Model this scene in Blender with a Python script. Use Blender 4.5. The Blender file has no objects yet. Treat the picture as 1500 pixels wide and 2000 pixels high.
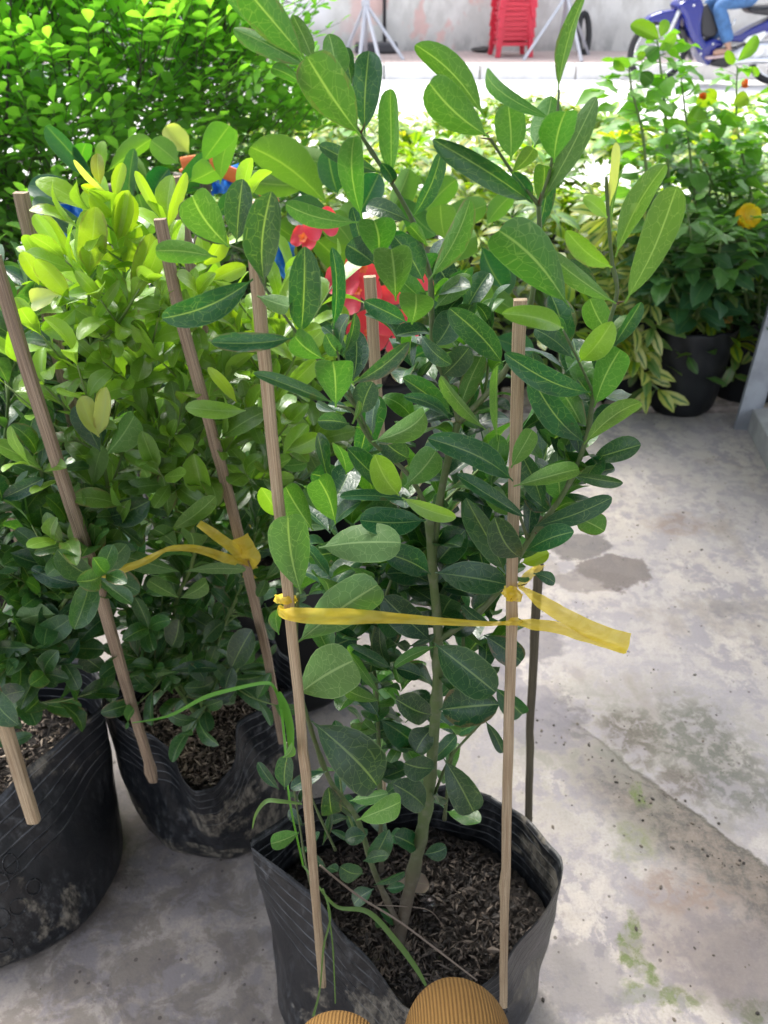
import bpy, bmesh, math, random
import numpy as np
from mathutils import Vector, Matrix
R = math.radians
rnd = random.Random(7)
nr = np.random.RandomState(11)
S = bpy.context.scene
COL = bpy.data.collections.new('place'); S.collection.children.link(COL)

# ---------------------------------------------------------------- camera, light, exposure
CAMH, PITCH, FPX = 1.0, R(33.6), 1619.0
cp, sp = math.cos(PITCH), math.sin(PITCH)
cam_d = bpy.data.cameras.new('camera'); cam = bpy.data.objects.new('camera', cam_d); COL.objects.link(cam)
cam.location = (0, 0, CAMH); cam.rotation_euler = (R(90) - PITCH, 0, 0)
cam_d.sensor_fit = 'VERTICAL'; cam_d.sensor_height = 34.6; cam_d.lens = 34.6 * FPX / 2000
cam_d.clip_start = 0.02; cam_d.clip_end = 500
cam_d.dof.use_dof = True; cam_d.dof.focus_distance = 0.55; cam_d.dof.aperture_fstop = 14.0
S.camera = cam
SUN_EL, SUN_AZ = R(60), R(-24)          # azimuth from +y, towards -x when negative
w = bpy.data.worlds.new('World'); S.world = w; w.use_nodes = True
nt = w.node_tree; bg = nt.nodes['Background']
sky = nt.nodes.new('ShaderNodeTexSky'); sky.sky_type = 'NISHITA'; sky.sun_disc = False
sky.sun_elevation = SUN_EL; sky.sun_rotation = SUN_AZ; sky.air_density = 1.0; sky.dust_density = 4.0; sky.ozone_density = 0.6
hs = nt.nodes.new('ShaderNodeHueSaturation'); hs.inputs['Saturation'].default_value = .45   # overcast: a greyer sky
nt.links.new(sky.outputs[0], hs.inputs['Color']); nt.links.new(hs.outputs[0], bg.inputs[0]); bg.inputs[1].default_value = 0.15
sun_d = bpy.data.lights.new('sun', 'SUN'); sun_d.energy = 1.7; sun_d.angle = R(20); sun_d.color = (1, .96, .9)
sun = bpy.data.objects.new('sun', sun_d); COL.objects.link(sun)
sdir = Vector((math.sin(SUN_AZ) * math.cos(SUN_EL), math.cos(SUN_AZ) * math.cos(SUN_EL), math.sin(SUN_EL)))
sun.rotation_euler = sdir.to_track_quat('Z', 'Y').to_euler(); sun.location = (0, 5, 6)
S.view_settings.view_transform = 'Standard'; S.view_settings.look = 'None'
S.view_settings.exposure = 1.95; S.view_settings.gamma = 1
S.cycles.max_bounces = 8; S.cycles.diffuse_bounces = 4; S.cycles.transmission_bounces = 4; S.cycles.glossy_bounces = 3
S.cycles.transparent_max_bounces = 6

# ---------------------------------------------------------------- helpers
def P(px, py, Y):
    u = (1000 - py) / FPX
    t = Y / (cp + u * sp)
    return Vector(((px - 750) / FPX * t, Y, CAMH + (-sp + u * cp) * t))
def G(px, py, z=0.0):
    u = (1000 - py) / FPX
    t = (CAMH - z) / (sp - u * cp)
    return Vector(((px - 750) / FPX * t, (cp + u * sp) * t, z))
def depth(v):
    return v[1] * cp - (v[2] - CAMH) * sp
def tag(o, label=None, cat=None, group=None, kind=None):
    if label: o['label'] = label
    if cat: o['category'] = cat
    if group: o['group'] = group
    if kind: o['kind'] = kind
    return o
def empty(name, loc, label, cat, group=None):
    o = bpy.data.objects.new(name, None); COL.objects.link(o); o.location = loc
    o.empty_display_size = .05
    return tag(o, label, cat, group)
def link(name, me, mat, parent=None, smooth=False):
    o = bpy.data.objects.new(name, me); COL.objects.link(o)
    if mat is not None:
        for m in (mat if isinstance(mat, (list, tuple)) else [mat]): me.materials.append(m)
    if smooth:
        me.polygons.foreach_set('use_smooth', [True] * len(me.polygons))
    if parent is not None:
        o.parent = parent
        o.matrix_parent_inverse = Matrix.Translation(parent.location).inverted()
    return o
def mesh_np(name, V, F, mat, parent=None, smooth=True, attrs=None, mi=None):
    me = bpy.data.meshes.new(name)
    V = np.asarray(V, dtype=np.float32); F = np.asarray(F, dtype=np.int32)
    n = F.shape[1]
    me.vertices.add(len(V)); me.vertices.foreach_set('co', V.ravel())
    me.loops.add(F.size); me.loops.foreach_set('vertex_index', F.ravel())
    me.polygons.add(len(F)); me.polygons.foreach_set('loop_start', np.arange(0, F.size, n, dtype=np.int32))
    me.polygons.foreach_set('loop_total', np.full(len(F), n, dtype=np.int32))
    if attrs:
        for k, a in attrs.items():
            if a.shape[1] == 4:
                at = me.color_attributes.new(k, 'FLOAT_COLOR', 'POINT'); at.data.foreach_set('color', a.astype(np.float32).ravel())
            else:
                at = me.attributes.new(k, 'FLOAT_VECTOR', 'POINT'); at.data.foreach_set('vector', a.astype(np.float32).ravel())
    me.update(); me.validate()
    o = link(name, me, mat, parent, smooth)
    if mi is not None: me.polygons.foreach_set('material_index', mi)
    return o

class N:
    """tiny node-tree builder"""
    def __init__(s, name):
        s.m = bpy.data.materials.new(name); s.m.use_nodes = True; s.t = s.m.node_tree
        s.b = s.t.nodes['Principled BSDF']; s.out = s.t.nodes['Material Output']
    def n(s, typ, **k):
        x = s.t.nodes.new(typ)
        for a, v in k.items():
            if a.startswith('i_'): 
                key = a[2:]; x.inputs[int(key) if key.isdigit() else key.replace('_', ' ')].default_value = v
            else: setattr(x, a, v)
        return x
    def l(s, a, b): s.t.links.new(a, b)
    def math(s, op, a, b=None, c=None, clamp=False):
        x = s.n('ShaderNodeMath', operation=op); x.use_clamp = clamp
        for i, v in enumerate((a, b, c)):
            if v is None: continue
            if isinstance(v, (int, float)): x.inputs[i].default_value = v
            else: s.l(v, x.inputs[i])
        return x.outputs[0]
    def mix(s, fac, a, b, typ='MIX'):
        x = s.n('ShaderNodeMix', data_type='RGBA', blend_type=typ)
        for sock, v in ((x.inputs[0], fac), (x.inputs[6], a), (x.inputs[7], b)):
            if isinstance(v, (int, float)): sock.default_value = v
            elif isinstance(v, tuple): sock.default_value = (*v, 1) if len(v) == 3 else v
            else: s.l(v, sock)
        return x.outputs[2]
    def smooth(s, x, a, b):
        m = s.n('ShaderNodeMapRange', interpolation_type='SMOOTHSTEP'); s.l(x, m.inputs[0])
        m.inputs[1].default_value = a; m.inputs[2].default_value = b
        return m.outputs[0]
    def noise(s, scale, vec=None, detail=4, rough=.55, dist=0, w=None):
        x = s.n('ShaderNodeTexNoise'); x.inputs['Scale'].default_value = scale; x.inputs['Detail'].default_value = detail
        x.inputs['Roughness'].default_value = rough; x.inputs['Distortion'].default_value = dist
        if vec is not None: s.l(vec, x.inputs['Vector'])
        return x.outputs[0]
    def pos(s, scale=None):
        g = s.n('ShaderNodeNewGeometry').outputs['Position']
        if scale is None: return g
        m = s.n('ShaderNodeMapping'); m.inputs['Scale'].default_value = scale; s.l(g, m.inputs[0]); return m.outputs[0]
    def bump(s, h, strength=.3, dist=.002):
        b = s.n('ShaderNodeBump'); b.inputs['Strength'].default_value = strength; b.inputs['Distance'].default_value = dist
        s.l(h, b.inputs['Height']); s.l(b.outputs[0], s.b.inputs['Normal']); return b
def simple(name, col, rough=.6, metal=0, nscale=0, namt=.25, spec=None, bump=0):
    m = N(name); m.b.inputs['Roughness'].default_value = rough; m.b.inputs['Metallic'].default_value = metal
    if spec is not None: m.b.inputs['Specular IOR Level'].default_value = spec
    if nscale:
        n = m.noise(nscale, m.pos(), 5)
        c = m.mix(m.smooth(n, .3, .7), tuple(x * (1 - namt) for x in col), tuple(min(1, x * (1 + namt)) for x in col))
        m.l(c, m.b.inputs['Base Color'])
        if bump: m.bump(n, bump, .003)
    else: m.b.inputs['Base Color'].default_value = (*col, 1)
    return m.m

def leaf_mat(name, veins=1.0, trans=.3, rough=.36, varieg=False, tw=(1.25, 1.15, .35), spec=.5, nlat=6.0, net=.55, spots=.5):
    m = N(name)
    at = m.n('ShaderNodeAttribute', attribute_name='col'); lv = m.n('ShaderNodeAttribute', attribute_name='luv')
    sx = m.n('ShaderNodeSeparateXYZ'); m.l(lv.outputs['Vector'], sx.inputs[0]); s_, t_, r_ = sx.outputs
    back = m.n('ShaderNodeNewGeometry').outputs['Backfacing']
    col = at.outputs['Color']
    a = m.math('ABSOLUTE', s_)
    mid = m.math('SUBTRACT', 1, m.smooth(a, .02, .065))
    sg = m.math('MULTIPLY', m.math('SIGN', s_), .22)
    wob = m.noise(3.0, lv.outputs['Vector'], 2)
    q = m.math('ADD', m.math('ADD', m.math('MULTIPLY', t_, nlat), m.math('MULTIPLY', a, -1.1)), m.math('ADD', sg, m.math('MULTIPLY', wob, 1.6)))
    fr = m.math('ABSOLUTE', m.math('SUBTRACT', m.math('FRACT', q), .5))
    lat = m.math('MULTIPLY', m.smooth(fr, .468, .498), m.math('SUBTRACT', 1, m.smooth(a, .62, .85)))
    cx = m.n('ShaderNodeCombineXYZ'); m.l(m.math('MULTIPLY', s_, .5), cx.inputs[0]); m.l(m.math('MULTIPLY', t_, 2.0), cx.inputs[1]); m.l(m.math('MULTIPLY', r_, 20), cx.inputs[2])
    vo = m.n('ShaderNodeTexVoronoi', feature='DISTANCE_TO_EDGE'); vo.inputs['Scale'].default_value = 4.3; m.l(cx.outputs[0], vo.inputs['Vector'])
    nn = m.math('MULTIPLY', m.math('SUBTRACT', 1, m.smooth(vo.outputs[0], .0, .028)), net)
    v = m.math('MAXIMUM', mid, m.math('MAXIMUM', m.math('MULTIPLY', lat, .55), nn))
    v = m.math('MULTIPLY', v, veins)
    # mottling of the blade
    no = m.noise(60, m.pos(), 3)
    colm = m.mix(m.math('MULTIPLY', no, .35), col, m.mix(1.0, col, (.6, .72, .62), 'MULTIPLY'))
    if varieg:
        e = m.math('ADD', a, m.math('MULTIPLY', m.noise(4, lv.outputs['Vector'], 2), .5))
        e = m.smooth(e, .38, .58)
        colm = m.mix(e, (.05, .14, .022), colm)
    under = m.mix(.35, m.mix(1.0, colm, (1.75, 1.6, 1.3), 'MULTIPLY'), (.075, .165, .035))
    base = m.mix(back, colm, under)
    vc = m.mix(.62, base, (.36, .50, .24))
    base = m.mix(m.math('MULTIPLY', v, m.math('ADD', m.math('MULTIPLY', back, .25), .42)), base, vc)
    base = m.mix(m.math('MULTIPLY', m.smooth(a, .93, .99), .35), base, (.30, .42, .18))
    if spots:
        dm_ = m.math('MULTIPLY', m.math('MULTIPLY', m.math('GREATER_THAN', r_, .80), m.smooth(m.math('ADD', m.math('MULTIPLY', a, .55), m.math('MULTIPLY', m.noise(5, lv.outputs['Vector'], 3), .9)), .90, .96)), spots * 1.6)
        base = m.mix(dm_, base, (.16, .10, .05))
        vs = m.n('ShaderNodeTexVoronoi'); vs.inputs['Scale'].default_value = 55; m.l(m.pos(), vs.inputs['Vector'])
        wn = m.n('ShaderNodeSeparateColor'); m.l(vs.outputs['Color'], wn.inputs[0])
        sm = m.math('MULTIPLY', m.math('LESS_THAN', vs.outputs['Distance'], .16), m.math('GREATER_THAN', wn.outputs[0], .93))
        base = m.mix(m.math('MULTIPLY', sm, spots), base, (.09, .03, .015))
    dn = m.smooth(m.noise(140, m.pos(), 6, .7), .5, .75)
    dn2 = m.smooth(m.noise(22, m.pos(), 3), .45, .65)
    dust = m.math('MULTIPLY', m.math('MULTIPLY', at.outputs['Alpha'], dn2), m.math('ADD', m.math('MULTIPLY', dn, .7), .3))
    base = m.mix(dust, base, (.34, .33, .29))
    m.l(base, m.b.inputs['Base Color'])
    rg = m.math('ADD', m.math('ADD', rough, m.math('MULTIPLY', back, .22)), m.math('MULTIPLY', dust, .4))
    m.l(rg, m.b.inputs['Roughness']); m.b.inputs['Specular IOR Level'].default_value = spec
    h = m.math('ADD', m.math('ADD', m.math('MULTIPLY', v, -1.0), m.math('MULTIPLY', m.math('MINIMUM', vo.outputs[0], .25), 3.0)), m.math('MULTIPLY', m.noise(90, m.pos(), 2), .6))
    m.bump(h, .17, .0007)
    tr = m.n('ShaderNodeBsdfTranslucent')
    tc = m.mix(1.0, m.mix(m.math('MULTIPLY', v, .45), colm, (.32, .45, .1)), (tw[0] * 1.6, tw[1] * 1.8, tw[2] * 1.6), 'MULTIPLY')
    m.l(tc, tr.inputs[0])
    mx = m.n('ShaderNodeMixShader'); mx.inputs[0].default_value = trans
    m.l(m.b.outputs[0], mx.inputs[1]); m.l(tr.outputs[0], mx.inputs[2]); m.l(mx.outputs[0], m.out.inputs[0])
    return m.m

class Foliage:
    def __init__(s): s.r = []
    def add(s, b, t, n, w, col, bend=.05, fold=.15, pk=.6, ex=.7, wave=.3, dust=0., tipc=0.):
        s.r.append((*b, *t, *n, w, *col, bend, fold, pk, ex, wave, dust, rnd.random(), tipc))
    def build(s, name, mat, parent=None, nl=10, nw=6):
        a = np.array(s.r, dtype=np.float64); n = len(a)
        B, T, Nn = a[:, 0:3], a[:, 3:6], a[:, 6:9]
        w, C, bend, fold, pk, ex, wave, dust, rd, tipc = a[:, 9], a[:, 10:13], *[a[:, i] for i in range(13, 21)]
        A = T - B; L = np.linalg.norm(A, axis=1) + 1e-9; A /= L[:, None]
        Nn = Nn - (Nn * A).sum(1)[:, None] * A; Nn /= np.linalg.norm(Nn, axis=1)[:, None] + 1e-9
        W = np.cross(A, Nn)
        t = np.linspace(0, 1, nl + 1); t = .12 * t + .88 * (.5 - .5 * np.cos(np.pi * t)); sx = np.linspace(-1, 1, nw + 1)
        tt = np.clip((t - .07) / .93, 0, 1)
        ae = np.log(.5) / np.log(pk)
        prof = np.sin(np.pi * np.clip(tt[None, :] ** ae[:, None], 0, 1)); prof = np.clip(prof, 0, 1) ** ex[:, None]
        x1 = tt[None, :] / pk[:, None]; x2 = np.clip((tt[None, :] - pk[:, None]) / (1 - pk[:, None]), 0, 1)
        rp = np.where(x1 < 1, np.sin(np.pi / 2 * np.clip(x1, 0, 1)) ** .74, np.clip(1 - x2 ** 3.0, 0, 1) ** .5)
        prof = np.where((ex < .75)[:, None], rp, prof)
        hw = .5 * w[:, None] * prof; hw[:, :] = np.maximum(hw, .0006); hw[:, -1] = hw[:, -2] * .25
        ph = rd * 30
        T4 = t[None, :, None]; SX = sx[None, None, :]
        along = L[:, None, None] * T4 * np.ones_like(SX)
        side = hw[:, :, None] * SX * (1 - .3 * np.abs(fold)[:, None, None] * np.abs(SX))
        up = bend[:, None, None] * L[:, None, None] * 4 * T4 * (1 - T4) + fold[:, None, None] * np.abs(SX) ** 1.3 * hw[:, :, None]
        up = up + wave[:, None, None] * hw[:, :, None] * .35 * SX ** 2 * np.sin(9 * T4 + ph[:, None, None] + 1.7 * SX)
        up = up - tipc[:, None, None] * L[:, None, None] * np.clip((T4 - .6) / .4, 0, 1) ** 2
        side = side * (1 + .05 * wave[:, None, None] * np.sin(13 * T4 + ph[:, None, None] * 2 + 3 * SX))
        side = side + (.05 * L[:, None, None]) * np.sin(ph[:, None, None]) * np.sin(np.pi * T4)
        V = B[:, None, None, :] + along[..., None] * A[:, None, None, :] + side[..., None] * W[:, None, None, :] + up[..., None] * Nn[:, None, None, :]
        m1, m2 = nl + 1, nw + 1
        i, j = np.meshgrid(np.arange(nl), np.arange(nw), indexing='ij')
        q = np.stack([i * m2 + j, i * m2 + j + 1, (i + 1) * m2 + j + 1, (i + 1) * m2 + j], -1).reshape(-1, 4)
        F = (q[None] + (np.arange(n) * m1 * m2)[:, None, None]).reshape(-1, 4)
        one = np.ones((n, m1, m2))
        col = np.stack([C[:, 0, None, None] * one, C[:, 1, None, None] * one, C[:, 2, None, None] * one, dust[:, None, None] * one], -1).reshape(-1, 4)
        luv = np.stack([SX * one, T4 * one, rd[:, None, None] * one], -1).reshape(-1, 3)
        return mesh_np(name, V.reshape(-1, 3), F, mat, parent, True, {'col': col, 'luv': luv})

def smooth_path(pts, rad, k=4):
    out, ro = [], []
    n = len(pts)
    for i in range(n - 1):
        p0, p1, p2, p3 = pts[max(i - 1, 0)], pts[i], pts[i + 1], pts[min(i + 2, n - 1)]
        for j in range(k):
            t = j / k
            out.append(.5 * ((2 * p1) + (p2 - p0) * t + (2 * p0 - 5 * p1 + 4 * p2 - p3) * t * t + (3 * p1 - p0 - 3 * p2 + p3) * t ** 3))
            ro.append(rad[i] * (1 - t) + rad[i + 1] * t)
    out.append(pts[-1]); ro.append(rad[-1]); return out, ro
class Tubes:
    def __init__(s): s.V = []; s.F = []; s.U = []
    def add(s, pts, rad, sides=7, k=4, cap=True, nodes=0, shape=None, jit=0, up=None):
        pts = [Vector(p) for p in pts]
        if isinstance(rad, (int, float)): rad = [rad] * len(pts)
        if k > 1 and len(pts) > 1: pts, rad = smooth_path(pts, rad, k)
        b0 = len(s.V); n = len(pts); prev = Vector(up) if up else None; acc = 0
        for i, p in enumerate(pts):
            d = (pts[min(i + 1, n - 1)] - pts[max(i - 1, 0)]).normalized()
            if i: acc += (p - pts[i - 1]).length
            if prev is None: prev = d.orthogonal()
            u = (prev - prev.dot(d) * d).normalized(); v = d.cross(u); prev = u
            r = rad[i]
            if nodes:
                f = (acc / nodes) % 1.0; r *= 1 + .35 * math.exp(-((min(f, 1 - f)) / .09) ** 2)
            for a in range(sides):
                if shape: sx, sy = shape[a]
                else: ang = 2 * math.pi * a / sides; sx, sy = math.cos(ang), math.sin(ang)
                jj = 1 + (rnd.random() - .5) * jit
                s.V.append(p + (u * sx + v * sy) * r * jj); s.U.append((a / sides, acc, 0.))
        m = sides
        for i in range(n - 1):
            for a in range(m):
                s.F.append((b0 + i * m + a, b0 + i * m + (a + 1) % m, b0 + (i + 1) * m + (a + 1) % m, b0 + (i + 1) * m + a))
        if cap:
            for ring, p in ((0, pts[0]), (n - 1, pts[-1])):
                c = len(s.V); s.V.append(p); s.U.append((.5, acc * (ring > 0), 0.))
                for a in range(m):
                    q = (b0 + ring * m + a, b0 + ring * m + (a + 1) % m)
                    s.F.append((c, q[1], q[0], c) if ring == 0 else (c, q[0], q[1], c))
    def build(s, name, mat, parent=None, smooth=True):
        me = bpy.data.meshes.new(name)
        F = [tuple(dict.fromkeys(f)) for f in s.F]
        me.from_pydata([tuple(v) for v in s.V], [], F)
        at = me.attributes.new('luv', 'FLOAT_VECTOR', 'POINT'); at.data.foreach_set('vector', np.array(s.U, dtype=np.float32).ravel())
        me.update(); return link(name, me, mat, parent, smooth)
def box_bm(bm, c, size, rot=None, bev=0):
    r = bmesh.ops.create_cube(bm, size=1.0); vs = r['verts']
    M = Matrix.Translation(c) @ (rot.to_4x4() if rot else Matrix.Identity(4)) @ Matrix.Diagonal((*size, 1))
    bmesh.ops.transform(bm, matrix=M, verts=vs)
    if bev:
        es = list({e for v in vs for e in v.link_edges}); bmesh.ops.bevel(bm, geom=es, offset=bev, segments=2, affect='EDGES', profile=.5)
def bm_obj(name, bm, mat, parent=None, smooth=False):
    me = bpy.data.meshes.new(name); bmesh.ops.recalc_face_normals(bm, faces=bm.faces); bm.to_mesh(me); bm.free(); return link(name, me, mat, parent, smooth)
def prism(name, pts, thick, mat, parent=None, bev=.006, smooth=False):
    """outline given as world points in a plane y=const, extruded along y"""
    bm = bmesh.new(); vs = [bm.verts.new(p + Vector((0, -thick / 2, 0))) for p in pts]
    f = bm.faces.new(vs); r = bmesh.ops.extrude_face_region(bm, geom=[f])
    bmesh.ops.translate(bm, vec=(0, thick, 0), verts=[v for v in r['geom'] if isinstance(v, bmesh.types.BMVert)])
    if bev: bmesh.ops.bevel(bm, geom=[e for e in bm.edges], offset=bev, segments=2, affect='EDGES', profile=.5)
    return bm_obj(name, bm, mat, parent, smooth)

# ---------------------------------------------------------------- materials
M_leaf = leaf_mat('shrub leaf', 1.0, .32, .33, spec=.65)
M_small = leaf_mat('fine bush leaf', .35, .5, .45, spots=0, net=.2)
M_broad = leaf_mat('broad leaf', .5, .38, .42, nlat=8, net=.25, spots=0)
M_varieg = leaf_mat('variegated leaf', .3, .35, .4, varieg=True, net=.1, spots=0)
def stem_mat(name, c0, c1, z0, z1):
    m = N(name); s = m.n('ShaderNodeSeparateXYZ'); m.l(m.pos(), s.inputs[0])
    n = m.noise(120, m.pos(), 5); h = m.math('ADD', s.outputs[2], m.math('MULTIPLY', m.noise(30, m.pos()), .06))
    c = m.mix(m.smooth(h, z0, z1), c0, c1); c = m.mix(m.math('MULTIPLY', m.smooth(n, .45, .7), .4), c, (.16, .15, .12))
    m.l(c, m.b.inputs['Base Color']); m.b.inputs['Roughness'].default_value = .6; m.bump(n, .4, .001); return m.m
M_stem = stem_mat('shrub stem', (.085, .07, .05), (.075, .115, .035), .26, .40)
M_stemg = stem_mat('green stem', (.08, .13, .04), (.14, .22, .06), .1, .3)
M_woody = stem_mat('woody stem', (.05, .04, .03), (.08, .07, .045), .1, .6)
def stake_mat(name, ca, cb, dark):
    m = N(name); lv = m.n('ShaderNodeAttribute', attribute_name='luv')
    mp = m.n('ShaderNodeMapping'); mp.inputs['Scale'].default_value = (26, 9, 1); m.l(lv.outputs['Vector'], mp.inputs[0])
    n = m.noise(1.6, mp.outputs[0], 6, .6); m2 = m.n('ShaderNodeMapping'); m2.inputs['Scale'].default_value = (60, 3, 1); m.l(lv.outputs['Vector'], m2.inputs[0])
    n2 = m.noise(2.0, m2.outputs[0], 4)
    c = m.mix(m.smooth(n, .4, .6), ca, cb); c = m.mix(m.math('MULTIPLY', m.smooth(n2, .47, .58), .6), c, dark)
    g = m.smooth(m.noise(14, m.pos(), 5), .5, .72); c = m.mix(m.math('MULTIPLY', g, .35), c, dark)
    m.l(c, m.b.inputs['Base Color']); m.b.inputs['Roughness'].default_value = .7
    m.bump(m.math('ADD', n, n2), .7, .0012); return m.m
M_stake = stake_mat('split bamboo', (.40, .285, .17), (.55, .43, .28), (.16, .105, .06))
M_stake2 = stake_mat('weathered bamboo', (.25, .175, .115), (.38, .285, .195), (.08, .055, .04))
M_stake3 = stake_mat('dark bamboo skin', (.10, .085, .05), (.15, .125, .075), (.05, .04, .03))
def bag_mat():
    m = N('black nursery film'); lv = m.n('ShaderNodeAttribute', attribute_name='luv')
    s = m.n('ShaderNodeSeparateXYZ'); m.l(lv.outputs['Vector'], s.inputs[0]); a_, d_, o_ = s.outputs
    wob = m.math('MULTIPLY', m.noise(5, m.pos(), 3), .010)
    q = m.math('DIVIDE', m.math('ADD', d_, wob), .0145)
    fr = m.math('ABSOLUTE', m.math('SUBTRACT', m.math('FRACT', q), .5))
    line = m.math('MULTIPLY', m.smooth(fr, .40, .49), m.math('SUBTRACT', 1, m.smooth(d_, .075, .095)))
    n1 = m.noise(9, m.pos(), 6, .65, .4); n2 = m.noise(130, m.pos((1, 1, .45)), 6, .7)
    dirt = m.math('MULTIPLY', m.smooth(n1, .55, .60), m.math('ADD', m.math('MULTIPLY', m.smooth(n2, .38, .62), .75), .1))
    film = m.math('MULTIPLY', m.math('MULTIPLY', m.smooth(n2, .46, .72), m.smooth(m.noise(7, m.pos(), 3), .36, .6)), .42)
    brk = m.smooth(m.noise(38, m.pos(), 4), .42, .58)
    c = m.mix(film, (.008, .0095, .012), (.16, .17, .18))
    c = m.mix(m.math('MULTIPLY', m.math('MULTIPLY', line, brk), .42), c, (.20, .21, .22))
    c = m.mix(m.math('MULTIPLY', dirt, .55), c, (.30, .265, .205))
    m.l(c, m.b.inputs['Base Color'])
    m.l(m.math('ADD', .36, m.math('MULTIPLY', m.math('MAXIMUM', dirt, film), .5)), m.b.inputs['Roughness'])
    m.b.inputs['Specular IOR Level'].default_value = .4
    cr = m.n('ShaderNodeTexVoronoi', feature='DISTANCE_TO_EDGE'); cr.inputs['Scale'].default_value = 26; m.l(m.pos((1, 1, .6)), cr.inputs['Vector'])
    h = m.math('ADD', m.math('MULTIPLY', line, 1.2), m.math('ADD', m.math('MULTIPLY', m.math('MINIMUM', cr.outputs[0], .3), 1.3), m.math('ADD', m.math('MULTIPLY', n1, 1.2), m.math('MULTIPLY', n2, .35))))
    m.bump(h, .55, .003); return m.m
M_bag = bag_mat()
M_bagd = simple('clean black film', (.007, .008, .009), .5, 0, 8, .4, .3, .3)
def soil_mat(name, ca, cb):
    m = N(name); n = m.noise(160, m.pos(), 8, .75); n2 = m.noise(30, m.pos(), 4)
    c = m.mix(m.smooth(n, .35, .7), ca, cb); c = m.mix(m.math('MULTIPLY', m.smooth(n2, .5, .7), .5), c, (.012, .009, .007))
    m.l(c, m.b.inputs['Base Color']); m.b.inputs['Roughness'].default_value = .85; m.bump(n, 1, .004); return m.m
M_soil = soil_mat('potting soil', (.006, .005, .004), (.035, .026, .020))
def chip_mat(name, c0, c1):
    m = N(name); o = m.n('ShaderNodeNewGeometry').outputs['Random Per Island']
    m.l(m.mix(m.math('POWER', o, 2.2), c0, c1), m.b.inputs['Base Color']); m.b.inputs['Roughness'].default_value = .7; return m.m
M_chip = chip_mat('rice husk', (.05, .035, .025), (.34, .27, .20))
M_chipd = chip_mat('dark bark chip', (.008, .006, .005), (.12, .095, .075))
def ribbon_mat():
    m = N('yellow film'); n = m.noise(60, m.pos((1, 1, 4)), 4)
    c = m.mix(m.smooth(n, .3, .7), (.72, .52, .03), (.88, .72, .14)); m.l(c, m.b.inputs['Base Color']); m.b.inputs['Roughness'].default_value = .3
    m.bump(n, .5, .002)
    tr = m.n('ShaderNodeBsdfTranslucent'); tr.inputs[0].default_value = (.98, .80, .10, 1); tp = m.n('ShaderNodeBsdfTransparent'); tp.inputs[0].default_value = (1, .88, .35, 1)
    a = m.n('ShaderNodeMixShader'); a.inputs[0].default_value = .45; m.l(m.b.outputs[0], a.inputs[1]); m.l(tr.outputs[0], a.inputs[2])
    b = m.n('ShaderNodeMixShader'); b.inputs[0].default_value = .32; m.l(a.outputs[0], b.inputs[1]); m.l(tp.outputs[0], b.inputs[2]); m.l(b.outputs[0], m.out.inputs[0]); return m.m
M_ribbon = ribbon_mat()
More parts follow.
